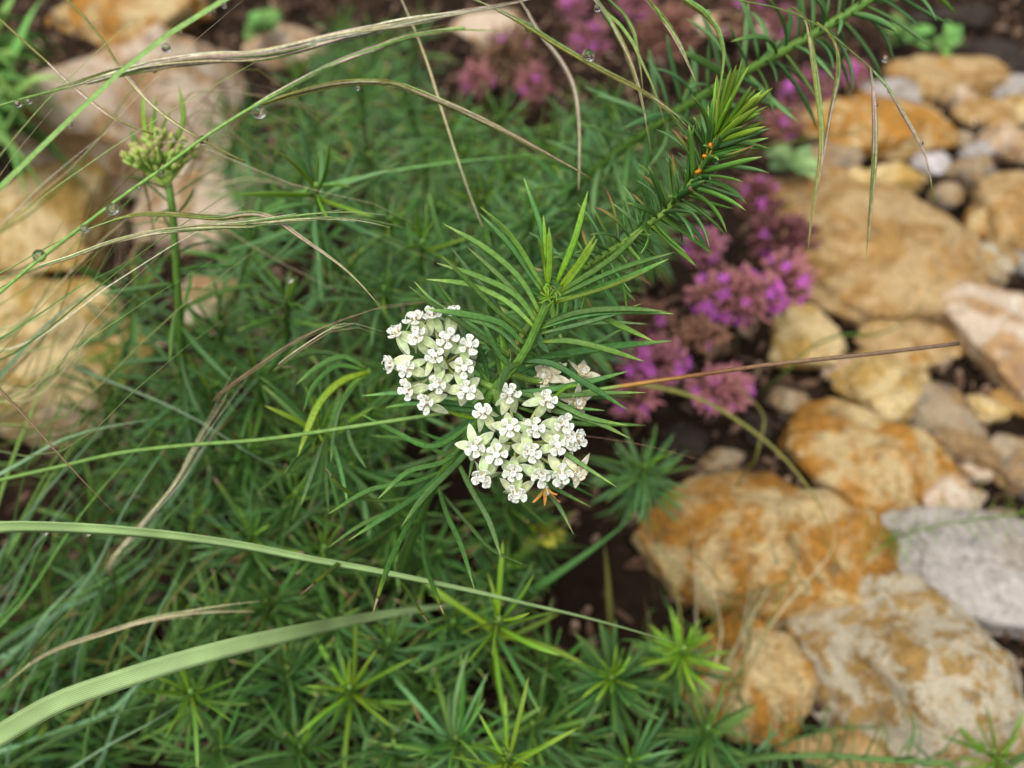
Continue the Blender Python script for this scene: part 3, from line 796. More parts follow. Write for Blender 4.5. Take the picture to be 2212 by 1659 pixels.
for nm, pts in (('peduncle', [node, P(1030, 822, .239), P(995, 805, .2395), hubA]), ('peduncle', [node, P(1085, 890, .2385), P(1105, 930, .2375), hubB]), ('peduncle', [P(1100, 806, .2345), P(1150, 822, .241), hubC])):
    tube_part(nm, catmull(pts, 10), .0011, .0010, 'stem', plant1, root1)

# ---- second branch, sharp, ending in a dense tuft
t2, c2 = shoot('dense brush-like shoot with bright tip and orange aphids, above the white flowers',
      [(900, 1080, None), (980, 980, .36), (1060, 840, .30), (1160, 680, .268), (1280, 566, .252), (1385, 498, .244), (1440, 455, .241), (1500, 390, .238), (1535, 325, .235), (1556, 275, .232)],
      n=330, llen=.0158, mats=('leaf', 'leaf_mid', 'leaf_mid', 'leaf_blue'), nyoung=42, r=.0012, leafy=.5, pw=1.75, seed=22, wide=1.75, ang0=14, ang1=82, stem='stem', red=0.10, tipscale=.95, droop=.15, name='milkweed_branch')
# ---- third branch, thick, leaving over the picture's edge
shoot('thick leafy branch arching over the purple flowers, with long sparse leaves',
      [(1050, 640, None), (1150, 500, .42), (1280, 370, .36), (1430, 262, .325), (1590, 165, .300), (1730, 90, .288), (1860, 12, .280), (1960, -60, .275)],
      n=230, llen=.027, mats=('leaf_blue', 'leaf_blue', 'leaf'), nyoung=6, r=.0020, leafy=.9, pw=1.35, seed=33, wide=1.35, ang0=55, ang1=80, stem='stem', red=.04, name='milkweed_branch', tipscale=.8)

# ---- bud shoot
def bud_mesh():
    prof = [(.25, -3.6), (.28, -1), (.70, -.4), (.92, .3), (.90, 1.0), (.66, 1.7), (.34, 2.2), (.08, 2.4)]
    n = 10; V, F, U = [], [], []
    for r, z in prof:
        for k in range(n):
            a = 2 * math.pi * k / n
            rr = r * (1 + .10 * math.cos(5 * a))
            V.append(Vector((rr * math.cos(a), rr * math.sin(a), z)) * MM); U.append(max(0, (z + .8) / 2.65))
    for i in range(len(prof) - 1):
        for k in range(n):
            F.append((i * n + k, i * n + (k + 1) % n, (i + 1) * n + (k + 1) % n, (i + 1) * n + k))
    F.append(tuple((len(prof) - 1) * n + k for k in range(n))); F.append(tuple(range(n - 1, -1, -1)))
    return mesh('bud', V, F, M['bud'], {'u': U, 'v': U})
BUD = bud_mesh()
t4, c4 = shoot('upright shoot topped by yellow-green clusters of unopened buds',
      [(410, 980, None), (400, 850, .37), (388, 700, .325), (380, 560, .31), (372, 450, .302), (362, 385, .298)],
      n=74, llen=.031, mats=('leaf_blue', 'leaf_dark', 'leaf'), nyoung=0, r=.0018, leafy=.85, seed=44, wide=1.0, ang0=60, ang1=88, stem='stem', name='budding_milkweed')
root4 = Vector(t4.location)
for cx, cy, rx, ry, n in ((308, 340, 44, 24, 38), (345, 305, 34, 18, 18), (388, 322, 36, 30, 26), (350, 350, 40, 20, 18)):
    hub = P(355, 400, .297)
    R = random.Random(cx)
    for k in range(n):
        a, q = R.uniform(0, 6.28), math.sqrt(R.random())
        p = P(cx + rx * q * math.cos(a), cy + ry * q * math.sin(a), .294 - .006 * (1 - q) + R.uniform(-.001, .001))
        d = (p - hub).normalized()
        m = Matrix.Translation(p - root4) @ d.to_track_quat('Z', 'Y').to_matrix().to_4x4() @ Matrix.Scale(R.uniform(.8, 1.05), 4)
        obj('bud', BUD, t4, mat4=m)
for cx, cy in ((310, 345), (345, 320), (388, 340), (365, 360)):
    for s in range(4):
        tube_part('pedicel', catmull([P(358, 402, .298), P((358 + cx) / 2 + s * 4 - 8, (402 + cy) / 2 + 8, .2965), P(cx + s * 10 - 15, cy + 6, .2955)], 6), .0007, .0006, 'bud', t4, root4, sides=C5)
for pp in ([(320, 330), (312, 270), (309, 195)], [(338, 330), (333, 270), (338, 205)], [(350, 320), (352, 275), (370, 238)], [(372, 320), (396, 260), (386, 185)], [(300, 330), (290, 300), (279, 280)], [(345, 330), (330, 290), (327, 250)]):
    hero_leaf(t4, root4, [(x, y, .296) for x, y in pp], 13, 'leaf_new', segs=9)

# ---- surrounding shoots: (tip px, tip py, tip depth, base px, base py, label, options)
GRP_B = 'shoots of the thicket behind the white flowers'
GRP_L = 'shoots among the grass below the bud cluster'
GRP_U = 'shoots in the tangle below the white flowers'
B_, D_, Lf = ('leaf_blue', 'leaf_blue', 'leaf_mid'), ('leaf_dark', 'leaf_dark', 'leaf'), ('leaf', 'leaf_dark', 'leaf_mid')
SH = [
 (412, 1492, .300, 430, 1530, 'star-shaped bright shoot tip beside the widest striped grass blade', dict(n=44, llen=.027, mats=Lf, brown=.1, nyoung=12)),
 (755, 1482, .315, 775, 1540, 'vivid green star-shaped shoot tip with leaves spread like spokes', dict(n=52, llen=.027, mats=('leaf_new', 'leaf', 'leaf_dark'), nyoung=18)),
 (1078, 1335, .285, 1040, 1440, 'slender shoot standing where the long horizontal blade passes behind', dict(n=34, llen=.031, mats=('leaf', 'leaf_new'), nyoung=9)),
 (1321, 1462, .325, 1330, 1500, 'dense dark green rosette beside the orange stone', dict(n=110, llen=.022, mats=('leaf', 'leaf_dark'), wide=1.5, nyoung=16)),
 (1478, 1398, .325, 1440, 1470, 'bright green tufted tip in front of the orange stone', dict(n=70, llen=.021, mats=('leaf_new', 'leaf'), wide=1.4, nyoung=26)),
 (1100, 1630, .262, 1080, 1720, 'yellow-green shoot tip rising at the foot of the tangle', dict(n=34, llen=.026, mats=('leaf_new', 'leaf'), nyoung=16)),
 (985, 1590, .300, 1000, 1720, 'large bluish fan of long stiff needles', dict(n=70, llen=.034, mats=B_, nyoung=0, ang1=75, leafy=.8)),
 (1150, 1560, .33, 1160, 1640, 'bluish shoot leaning beside the large fan of needles', dict(n=50, llen=.028, mats=B_, nyoung=4)),
 (1530, 1570, .34, 1500, 1640, 'dull shoot below the bright tufted tip', dict(n=60, llen=.024, mats=Lf, nyoung=4)),
 (1360, 1640, .32, 1370, 1700, 'blue-green rosette under the dense dark rosette', dict(n=70, llen=.025, mats=('leaf_blue', 'leaf'), nyoung=6)),
 (2145, 1620, .36, 2180, 1700, 'bright tip in front of the freckled white boulder', dict(n=40, llen=.024, mats=('leaf', 'leaf_new'), nyoung=10)),
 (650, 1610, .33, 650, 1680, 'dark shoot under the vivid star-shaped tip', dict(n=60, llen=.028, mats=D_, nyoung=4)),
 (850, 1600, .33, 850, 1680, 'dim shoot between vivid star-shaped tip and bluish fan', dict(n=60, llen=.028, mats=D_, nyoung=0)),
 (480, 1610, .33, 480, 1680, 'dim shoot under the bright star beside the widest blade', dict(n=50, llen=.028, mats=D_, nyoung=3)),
 (1393, 1005, .355, 1370, 1080, 'soft blue-green rosette beside the white flowers, above the ochre boulder', dict(n=70, llen=.024, mats=B_, nyoung=8)),
 (684, 398, .285, 690, 720, 'tall slim shoot with bright upright tip, dotted with orange aphids', dict(n=44, llen=.033, mats=('leaf_blue', 'leaf'), nyoung=8, leafy=.55)),
 (912, 520, .31, 905, 720, 'yellow-tipped shoot between the slim shoot and the sharp one', dict(n=44, llen=.029, mats=B_, nyoung=8)),
 (690, 930, .285, 740, 1060, 'drooping dark shoot with arched leaves left of the white flowers', dict(n=80, llen=.033, mats=('leaf', 'leaf_dark'), nyoung=10, droop=.5, leafy=.7)),
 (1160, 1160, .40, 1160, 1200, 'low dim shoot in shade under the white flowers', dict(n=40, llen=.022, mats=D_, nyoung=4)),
]
FILL_B = [(800, 330, .40), (690, 250, .44), (880, 215, .46), (1000, 320, .42), (1085, 245, .46), (1185, 320, .42), (1235, 215, .48), (1325, 330, .40), (1320, 225, .46), (1440, 250, .44),
          (1040, 425, .37), (1150, 455, .34), (950, 440, .36), (845, 470, .345), (1250, 450, .34), (760, 560, .335), (600, 330, .42), (560, 480, .36), (770, 160, .52), (640, 160, .52),
          (830, 620, .33), (990, 560, .34), (1080, 600, .34), (620, 640, .325), (1300, 560, .34), (1100, 360, .40), (920, 320, .41), (1380, 420, .36), (1250, 620, .33), (820, 85, .56), (905, 55, .60), (735, 55, .60), (980, 250, .46), (530, 250, .5)]
FILL_L = [(300, 610, .37), (240, 800, .40), (455, 830, .35), (560, 800, .345), (480, 700, .34), (330, 920, .38), (540, 960, .345), (200, 1080, .40), (420, 1110, .37), (90, 1230, .40), (260, 1290, .37), (110, 1440, .37), (250, 1560, .36), (60, 1600, .36)]
FILL_U = [(800, 880, .32), (640, 1060, .33), (760, 1000, .325), (540, 1150, .35), (700, 1180, .335), (860, 1090, .35), (950, 1190, .355), (1090, 1080, .37), (980, 1340, .345), (840, 1380, .335), (600, 1290, .345), (480, 1330, .36), (720, 1340, .34), (1100, 1220, .37), (880, 760, .33), (400, 1400, .36), (620, 1440, .35), (1180, 1420, .36), (930, 1480, .34), (1240, 1580, .35)]
LAB_B = [
 'under the peak of the drooping ochre-green seed head',
 'in the open between biggest water drop and drooping seed head',
 'under the green stem where its awns spread',
 'where the straw-coloured stem crosses the level blade',
 'behind the straw-coloured stem, near the magenta and rose head',
 'just below the tip of the drooping ochre-green seed head',
 'behind the pale blurred falling awns',
 'in front of the thick leafy branch, left of the brush-like shoot',
 'under the large drop held by the thin awns',
 'behind the thick drooping olive bundle, under the thick leafy branch',
 'above the highest leaf tips of the sharp flowering shoot',
 'among the topmost leaf tips of the sharp flowering shoot',
 'right of the yellow-tipped shoot, under the straw-coloured stem',
 'where the two silvery awn tips end',
 "below the brush-like shoot, right of the flowering shoot's bright tip",
 'below the brown-green awns that lead to the flowers',
 'beside the bud cluster, under the fine tan awns',
 'right of the bud stem, under the lower silvery seed head',
 'under the long silvery seed head, right of the reddish stone',
 'behind the biggest water drop',
 'right above the left white flower cluster',
 'behind the left-pointing leaves of the flowering shoot',
 'behind the bright tip of the flowering shoot',
 'below the orange aphids of the tall slim shoot',
 "behind the right-pointing leaves of the brush-like shoot's stem",
 'under the pale end of the level blade',
 'crossed by the level blade and the straw-coloured stem',
 'under the withering lower leaves of the brush-like shoot',
 'behind the right-pointing young leaves of the flowering shoot',
 'under the long silvery seed head, before the straw-coloured stem',
 'where the straw-coloured stem meets the long silvery seed head',
 'poking up over the long silvery seed head',
 'under the magenta and rose head',
 'left of the biggest water drop, behind the green stem',
]
LAB_L = [
 'left of the bud stem, over the edge of the tan boulder',
 "in front of the tan boulder's lower edge",
 'right at the foot of the bud stem',
 'between the bud stem and the thin tan awns',
 'beside the half-seen stone by the bud stem',
 'above the pale bluish curving blade',
 'where the pale dry seed head rises to its tip',
 'below the dull brown stone, under the dark brown straw',
 'above the long pale striped blade, left of the pale dry seed head',
 'under the start of the long pale striped blade',
 'between the two striped blades, among the straw-coloured stems',
 'above the widest striped blade, left of its star-shaped neighbour',
 'just under the middle of the widest striped blade',
 'in the corner under the thick end of the widest striped blade',
]
LAB_U = [
 'left of the left flower cluster, below the tan awns',
 'left of the drooping dark shoot, over the long striped blade',
 'under the arched leaf of the drooping dark shoot',
 'above the long striped blade, right of the pale dry seed head',
 'right under the drooping dark shoot, on the long striped blade',
 "between the flowers' left leaves and the long striped blade",
 "where the flowers' lower leaves cross the long striped blade",
 'right under the right-hand flower cluster',
 'under the brown-tipped leaves, left of the slender shoot',
 'where the widest striped blade thins to its tip',
 'below the long striped blade, above the widest one',
 'above the bright star-shaped tip beside the widest blade',
 'between the two striped blades, above the vivid star',
 'beside the yellowing little leaves',
 "hidden by the left flower cluster's left side",
 'crossed by the straw-coloured stems and the widest blade',
 'between the two star-shaped shoot tips',
 'between the slender shoot and the dense dark rosette',
 'above the large bluish fan of needles',
 'between the bluish leaning shoot and the blue-green rosette',
]
sd = 900
for x, y, d, bx, by, lab, kw in SH:
    sd += 1
    th, _c = shoot(lab, [(bx, by, None), ((bx * .35 + x * .65), (by * .35 + y * .65 + 12), d * .6 + gdepth(bx, by) * .4), (x, y, d)], seed=sd, **{**dict(leafy=.75, r=.0014), **kw})
    if lab.startswith('tall slim'): c_slim = _c
    if lab.startswith('drooping dark'):
        for pp, w_, m_ in (([(795, 803), (735, 825), (690, 872), (664, 930), (643, 987)], 22, 'leaf_new'), ([(780, 790), (700, 760), (640, 770), (590, 800)], 14, 'leaf'), ([(790, 795), (740, 770), (690, 790), (640, 830)], 14, 'leaf'),
                           ([(770, 830), (740, 870), (720, 940), (715, 1000)], 13, 'leaf'), ([(790, 800), (730, 790), (680, 830), (655, 890)], 13, 'leaf_dark'), ([(745, 900), (760, 960), (790, 1010)], 13, 'leaf'), ([(700, 950), (672, 1030), (650, 1092)], 14, 'leaf'), ([(715, 940), (735, 1010), (752, 1090)], 13, 'leaf'), ([(705, 940), (705, 1030), (710, 1110)], 13, 'leaf_dark')):
            hero_leaf(th, Vector(th.location), [(x_, y_, .272 - .003 * j) for j, (x_, y_) in enumerate(pp)], w_, m_, segs=11)
        tube_part('side_stem', catmull([P(705, 950, .288), P(735, 880, .286), P(770, 825, .282), P(800, 800, .280)], 8), .0015, .0011, 'stem', th, Vector(th.location))
RF = random.Random(77)
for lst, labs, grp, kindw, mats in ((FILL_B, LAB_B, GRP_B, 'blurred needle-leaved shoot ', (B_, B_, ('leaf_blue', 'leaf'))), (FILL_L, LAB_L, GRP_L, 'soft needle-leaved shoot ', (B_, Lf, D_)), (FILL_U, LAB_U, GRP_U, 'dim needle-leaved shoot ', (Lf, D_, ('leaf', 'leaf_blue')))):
    for (x, y, d), lab in zip(lst, labs):
        lab = kindw + lab
        sd += 1
        bx, by = x + RF.uniform(-90, 50), y + (RF.uniform(150, 320) if lst is not FILL_U else RF.uniform(70, 230))
        gd = gdepth(bx, by)
        shoot(lab, [(bx, by, None), (x + (bx - x) * .4 + RF.uniform(-12, 12), y + (by - y) * .4, d * .6 + gd * .4), (x, y, d)], group=grp, seed=sd, n=RF.randint(66, 92), wide=.85, ang0=10, ang1=RF.choice((62, 70, 78)),
              llen=RF.uniform(.024, .033), mats=RF.choice(mats), nyoung=RF.choice((0, 4, 7, 9)), leafy=.8, r=.0014, brown=.2 if lst is FILL_U else .05, red=.04, droop=.15)
# the shoot lying along the bottom stones
shoot('needle-leaved shoot lying across the low tan stone', [(1480, 1690, None), (1620, 1640, .375), (1760, 1632, .365), (1900, 1640, .36), (2060, 1650, .355)], n=70, llen=.021, mats=('leaf_blue', 'leaf'), nyoung=0, leafy=.9, seed=1500, ang0=55, ang1=75)
# thin feathery sprig over the grey boulder
shoot('thin feathery green sprig lying over the pale grey boulder', [(1890, 1190, None), (1960, 1155, .44), (2050, 1130, .43), (2130, 1120, .425), (2230, 1105, .42)], n=80, llen=.018, mats=('leaf', 'leaf_new'), nyoung=0, leafy=.95, seed=1501, ang0=50, ang1=75, wide=.55, r=.0006, name='feathery_sprig', tipscale=.8)

# ------------------------------------------------------------------ grass
def blade_w(u, tip=True):
    a = .75 + .25 * min(1, u / .2)
    return a * (1.0 if (u < .5 or not tip) else max(.04, 1 - ((u - .5) / .5) ** 1.8))
def blade(label, path, w, mat, name='wild_grass', tip=True, group=None, n=40, nh=None, sec=BLADE_SEC, tw=0.0, cat='grass'):
    """w: full width in display px at the depth of the path's middle"""
    wp = [W3(p) for p in path]
    dm = [p[2] for p in path if p[2]]; dm = sum(dm) / len(dm)
    c = catmull(wp, n)
    hw = w * .5 * K * dm
    V, F, U, VV = sweep(c, sec, (lambda u: hw * blade_w(u, tip)), (nh or Vector((.1, -.6, .8))).normalized(), o=wp[0], twist=tw)
    o = obj(name, mesh(name, V, F, M[mat], {'u': U, 'v': VV}), loc=wp[0])
    return tag(o, label, cat, group)

def at_d(pts, d):
    return [(p[0], p[1], p[2] if len(p) > 2 else d) for p in pts]

OFFL = (-420, 420, None)
blade('straight pale green blade crossing diagonally in front of the pinkish boulder', [(-420, 900, None), (-160, 560, .25)] + at_d([(0, 405), (120, 290), (250, 165), (350, 85), (430, 30), (500, -8), (600, -70)], .195), 15, 'blade_g', tip=False)
blade('long pale striped blade running level under the white flowers', [(-420, 1400, None), (-150, 1180, .27), (0, 1137, .256), (150, 1138, .256), (300, 1148, .257), (425, 1162, .258), (553, 1182, .26), (653, 1203, .262), (803, 1230, .264), (928, 1256, .266), (1053, 1283, .268), (1106, 1296, .27), (1256, 1331, .275), (1430, 1380, .282), (1500, 1402, .285)], 34, 'blade', n=80, tip=True, nh=Vector((0, -.75, .65)), tw=.35)
blade('widest striped blade sweeping up from the grass, with fine parallel veins', [(-500, 1900, None), (-200, 1720, .27), (0, 1587, .243), (125, 1516, .243), (250, 1471, .244), (375, 1431, .246), (500, 1397, .252), (600, 1374, .262), (700, 1352, .280), (803, 1332, .305), (950, 1310, .335), (1100, 1295, .37)], 43, 'blade', n=80, nh=Vector((.1, -.75, .65)), tw=-.4)
blade('dark green blade rising behind the lower silvery seed head', [(-420, 1050, None), (-150, 820, .29)] + at_d([(0, 732), (75, 687), (150, 632), (225, 592), (312, 547)], .25), 14, 'blade_d')
blade('broad dull bluish blade below the dark green one', [(-420, 1200, None), (-150, 960, .33)] + at_d([(0, 815), (62, 742), (125, 680), (190, 638), (280, 600)], .30), 22, 'blade_b')
blade('dark bluish blade parallel below the widest striped blade', [(-420, 2000, None), (-100, 1730, .33)] + at_d([(25, 1654), (125, 1594), (225, 1551), (300, 1528), (420, 1500)], .30), 17, 'blade_d')
blade('narrow blade below the dark bluish one, running up to the star-shaped shoot', [(-100, 2000, None), (60, 1740, .33)] + at_d([(162, 1656), (250, 1601), (312, 1569), (405, 1512)], .30), 12, 'blade_b')
blade('pale bluish blade slanting down from the tan boulder', [(150, 790, None), (200, 805, .40)] + at_d([(250, 829), (325, 859), (425, 907), (500, 954), (553, 989), (630, 1012)], .31), 13, 'blade_b')
blade('pale bluish blade curving up past the dull brown stone', [(-420, 1250, None), (-120, 1090, .33)] + at_d([(0, 1024), (37, 1004), (100, 967), (150, 943), (200, 929), (350, 902)], .30), 15, 'blade_b')
blade('blurred level blade behind the upper thicket', [(480, 560, None), (600, 440, .38)] + at_d([(703, 400), (803, 377), (903, 360), (1106, 337), (1180, 330)], .33), 13, 'blade_g')
blade('thin olive blade lying across the orange brown rock', [(1560, 420, None), (1600, 340, .50)] + at_d([(1680, 312), (1760, 298), (1850, 285), (1900, 268)], .46), 11, 'awn_o')
blade('bent green blade lying among the stones below the flat slab', [(1640, 850, None), (1700, 800, .50)] + at_d([(1760, 745), (1830, 722), (1890, 722), (1960, 690), (2010, 620)], .49), 11, 'culm')
blade('blurred grass stem bent down in front of the ochre boulder', [(1330, 900, None), (1360, 850, .42)] + at_d([(1393, 832), (1506, 860), (1606, 917), (1659, 957), (1734, 1037), (1771, 1092), (1796, 1167), (1806, 1260)], .385), 10, 'awn_o', name='wild_grass', sec=C6)
blade('blurred pale stem forking above the ochre boulder', [(1560, 1100, None), (1610, 1020, .46)] + at_d([(1640, 960), (1650, 900), (1610, 850), (1560, 800)], .42), 7, 'awn_o', name='wild_grass', sec=C6)
blade('green blade shading into straw-brown tip, beside the white flowers', [(1090, 1100, None), (1180, 960, .33)] + at_d([(1268, 942), (1381, 959), (1496, 989), (1618, 1027)], .262), 8, 'tip_br', tip=True, name='wild_grass')
blade('long stalk, green then brown, passing behind the white flowers to the boulder', [(-420, 1300, None), (-150, 1080, .30), (0, 1037, .28), (125, 1009, .275), (250, 980, .27), (400, 962, .265), (553, 951, .26), (774, 920, .252), (1014, 884, .246), (1240, 850, .242), (1350, 833, .240), (1500, 811, .240), (1659, 788, .242), (1859, 767, .25), (2071, 742, .26)], 9, 'dry_br', name='wild_grass', n=90, tip=False, sec=C6)
blade('dark brown straw pointing down into the grass', [(-420, 900, None), (-180, 720, .26)] + at_d([(0, 842), (75, 922), (125, 979), (175, 1034), (217, 1079), (246, 1107)], .214), 24, 'straw_dk', name='dry_straw', n=50, sec=C6, nh=Vector((0,0,1)))
blade('bluish-green blade leaning behind the orange stone and rosette', [(1050, 1330, None), (1120, 1290, .42)] + at_d([(1180, 1255), (1260, 1200), (1340, 1140), (1365, 1120)], .37), 24, 'blade_d')
blade('green stalk arching down over the orange stone', [(1380, 1460, None)] + at_d([(1420, 1395), (1500, 1420), (1570, 1480), (1630, 1560), (1650, 1600)], .335), 11, 'blade_d')
blade('olive upright blade in front of the dark stone', at_d([], .3) + [(1325, 1420, None), (1318, 1330, .42), (1312, 1240, .41), (1305, 1170, .40)], 14, 'awn_o')

# loose tufts of narrow blades
def tuft(label, roots, n, seed, mats, hpx, lean, d0, d1, w=(6, 12), group=None, x0=0, x1=300, y0=900, y1=1659):
    R = random.Random(seed)
    root = G(*roots)
    t = thing('grass_tuft', label, 'grass', root, group)
    for k in range(n):
        x, y = R.uniform(x0, x1), R.uniform(y0, y1)
        d = R.uniform(d0, d1)
        le = R.uniform(*hpx)
        dx, dy = le * lean * R.uniform(.5, 1.3), -le * R.uniform(.7, 1.1)
        b = root + Vector((R.uniform(-.03, .03), R.uniform(-.03, .03), -.003))
        p1, p2 = P(x, y, d * .95 + .05), P(x + dx * .55, y + dy * .6, d)
        p3 = P(x + dx, y + dy, d * R.uniform(.94, 1.02))
        c = catmull([b, b.lerp(p1, .6) + Vector((0, 0, .02)), p1, p2, p3], 20)
        hw = R.uniform(*w) * .5 * K * d
        V, F, U, VV = sweep(c, BLADE_SEC, lambda u: hw * blade_w(u), Vector((R.uniform(-.5, .5), -.6, .7)).normalized(), o=root, twist=R.uniform(-1, 1))
        obj('blade', mesh('blade', V, F, M[R.choice(mats)], {'u': U, 'v': VV}), t)
    return t
tuft('tangled tuft of narrow green blades below the dull brown stone', (-220, 1750), 46, 1, ('blade_d', 'blade_g', 'blade_d', 'culm', 'blade_b'), (220, 480), .62, .29, .37, x0=-60, x1=330, y0=1150, y1=1720)
tuft('tuft of dim blades between widest striped blade and bud stem', (120, 1600), 30, 2, ('blade_d', 'blade_d', 'awn_o', 'blade_g'), (160, 360), .75, .32, .38, x0=80, x1=430, y0=1200, y1=1650)
tuft('thin wispy grass veiling the yellow and tan boulders', (-180, 1150), 26, 3, ('awn_o', 'blade_d', 'culm', 'awn_g'), (180, 400), .45, .28, .40, w=(3, 7), x0=-40, x1=240, y0=600, y1=1050)
tuft('sparse thin stalks in front of the ochre boulder', (1500, 1500), 24, 4, ('awn_o', 'awn_s', 'blade_d'), (90, 220), -.2, .38, .42, w=(3, 6), x0=1380, x1=1800, y0=1150, y1=1430)
tuft('thin green stalks among the upper thicket', (800, 500), 16, 6, ('awn_o', 'culm', 'blade_d', 'awn_g'), (140, 300), .1, .34, .46, w=(4, 8), x0=560, x1=1300, y0=250, y1=520)
tuft('short blades sprouting at the foot of the freckled white boulder', (1700, 1690), 14, 7, ('blade_d', 'blade_b', 'blade_g'), (50, 110), -.25, .37, .40, w=(4, 8), x0=1560, x1=1960, y0=1560, y1=1659)

tuft('long pale wisps crossing over the boulders and the bud stem', (-260, 900), 24, 11, ('awn_s', 'awn_g', 'culm', 'awn_g', 'awn_w', 'blade_g'), (240, 520), 1.15, .21, .30, w=(3, 7), x0=-60, x1=170, y0=330, y1=980)
tuft('fine dry wisps slanting down through the upper thicket', (300, 640), 12, 12, ('awn_s', 'dry', 'awn_p', 'awn_o'), (-340, -160), -1.6, .25, .34, w=(2.5, 4.5), x0=330, x1=640, y0=110, y1=420)
# seed heads: bundles of long awns
def seed_head(label, path, n, spread, mats, seed, stalk_to=.35, awn_len=(.35, .8), r=.9, stalk_mat='culm', stalk_w=5, splay=0.0, group=None, name='grass_seed_head', vis=None):
    R = random.Random(seed)
    wp = [W3(p) for p in path]
    if vis is not None:      # awns begin at this share of the stretch above the picture's edge
        acc = [0.0]
        for a_, b_ in zip(wp, wp[1:]): acc.append(acc[-1] + (b_ - a_).length)
        k0 = next(i for i, p in enumerate(path) if p[2] and p[0] >= 0 and p[1] >= -20)
        u0 = acc[k0] / acc[-1]
        stalk_to = u0 + vis * (1 - u0)
        awn_len = (awn_len[0] * (1 - u0), awn_len[1] * (1 - u0))
    dm = [p[2] for p in path if p[2]]; dm = sum(dm) / len(dm)
    c = catmull(wp, 140)
    root = wp[0].copy()
    t = thing(name, label, 'grass', root, group)
    px = K * dm
    ns = max(6, int(140 * stalk_to) + 6)
    st = c[:min(140, ns + 8)]
    tube_part('stalk', st, stalk_w * .5 * px, stalk_w * .3 * px, stalk_mat, t, root)
    for k in range(n):
        ln = R.uniform(*awn_len)
        a0 = R.uniform(stalk_to, max(stalk_to + .001, 1 - ln))
        a1 = min(1.0, a0 + ln) if k > 1 else 1.0
        i0, i1 = int(a0 * 139), int(a1 * 139)
        m = 18
        pts = []
        ph, tw = R.uniform(0, 6.28), R.uniform(-3, 3)
        dirs = Vector((R.gauss(0, 1), R.gauss(0, 1), R.gauss(0, 1))).normalized()
        rr = R.uniform(.3, 1) * spread * px
        for j in range(m):
            f = i0 + (i1 - i0) * j / (m - 1)
            q = int(min(138, f)); p = c[q].lerp(c[q + 1], min(1, f - q))
            tan = (c[min(139, q + 2)] - c[max(0, q - 1)]).normalized()
            e1 = tan.cross(Vector((.2, -.5, .8))).normalized(); e2 = tan.cross(e1)
            env = math.sin(math.pi * min(1, .08 + (j / (m - 1)) * 1.0)) ** .6
            w_ = rr * env
            p = p + e1 * (w_ * math.cos(ph + tw * j / m)) + e2 * (w_ * math.sin(ph + tw * j / m))
            p = p + dirs * (splay * px * max(0, j / (m - 1) - .45) ** 1.6)
            pts.append(p)
        rad_ = r * R.uniform(.6, 1.25) * px
        V, F, U, VV = sweep(pts, C5, lambda u: rad_ * (.6 + .9 * math.sin(math.pi * min(1, .15 + u * .6)) if u < .6 else 1.3) * (1 - .85 * max(0, u - .35) / .65) , Vector((.3, .5, 1)), o=root)
        obj('awn', mesh('awn', V, F, M[R.choice(mats)], {'u': U, 'v': VV}), t)
    return t
SILV = ('awn_s', 'awn_w', 'awn_w', 'awn_g', 'awn_s', 'awn_p', 'awn_s')
OLIV = ('awn_o', 'awn_o', 'awn_g', 'awn_p', 'culm')
seed_head('long silvery seed head sweeping across above the bud cluster', [(-420, 700, None), (-200, 330, .24)] + at_d([(0, 228), (80, 205), (150, 188), (250, 158), (330, 140), (440, 126), (553, 121), (690, 90), (850, 55), (1000, 26), (1110, 6), (1190, -12)], .207), 100, 12, SILV, 1, vis=.12, awn_len=(.2, .55), r=1.5, stalk_w=8)
seed_head('green stem carrying big water drop, its awns trailing over the thicket', [(-420, 1000, None), (-150, 745, .25)] + at_d([(0, 632), (100, 548), (180, 487), (280, 413), (340, 372), (440, 298), (553, 227), (640, 180), (700, 148), (803, 108), (903, 74), (1000, 61), (1080, 62)], .205), 14, 5, ('awn_g', 'awn_g', 'awn_w', 'awn_p', 'culm'), 2, vis=.52, awn_len=(.2, .45), r=1.8, stalk_w=11, splay=30)
seed_head('drooping ochre-green seed head ending above the sharp shoot', [(-420, 1000, None), (-150, 745, .25)] + at_d([(0, 632), (100, 548), (180, 487), (280, 413), (340, 372), (440, 298), (556, 229), (640, 202), (740, 180), (850, 182), (928, 211), (978, 231), (1053, 266), (1106, 292), (1151, 316), (1206, 346), (1256, 373), (1320, 414)], .21), 34, 7, ('awn_o', 'awn_g', 'awn_p', 'awn_s', 'awn_o'), 3, vis=.44, awn_len=(.2, .5), r=1.5, stalk_w=5)
seed_head('pair of thin awns, one holding a large drop, crossing above the brush-like shoot', [(-420, 500, None), (-100, -120, .26), (500, -150, .21)] + at_d([(900, -40), (1050, 10), (1106, 36), (1156, 66), (1206, 97), (1266, 132), (1306, 156), (1356, 178), (1401, 206), (1443, 238), (1480, 280)], .21), 12, 5.5, ('awn_g', 'awn_o', 'awn_s'), 4, vis=0.0, awn_len=(.4, .95), r=1.8, stalk_w=4, splay=20)
seed_head('lower silvery seed head crossing the bud stem', [(-420, 1000, None), (-150, 720, .26)] + at_d([(0, 622), (75, 580), (162, 552), (225, 528), (325, 503), (425, 492), (553, 482), (640, 470), (780, 468), (873, 486)], .222), 18, 6, ('awn_w', 'awn_g', 'awn_s', 'awn_g'), 5, vis=.08, awn_len=(.3, .7), r=1.8, stalk_w=5, splay=40, stalk_mat='awn_g')
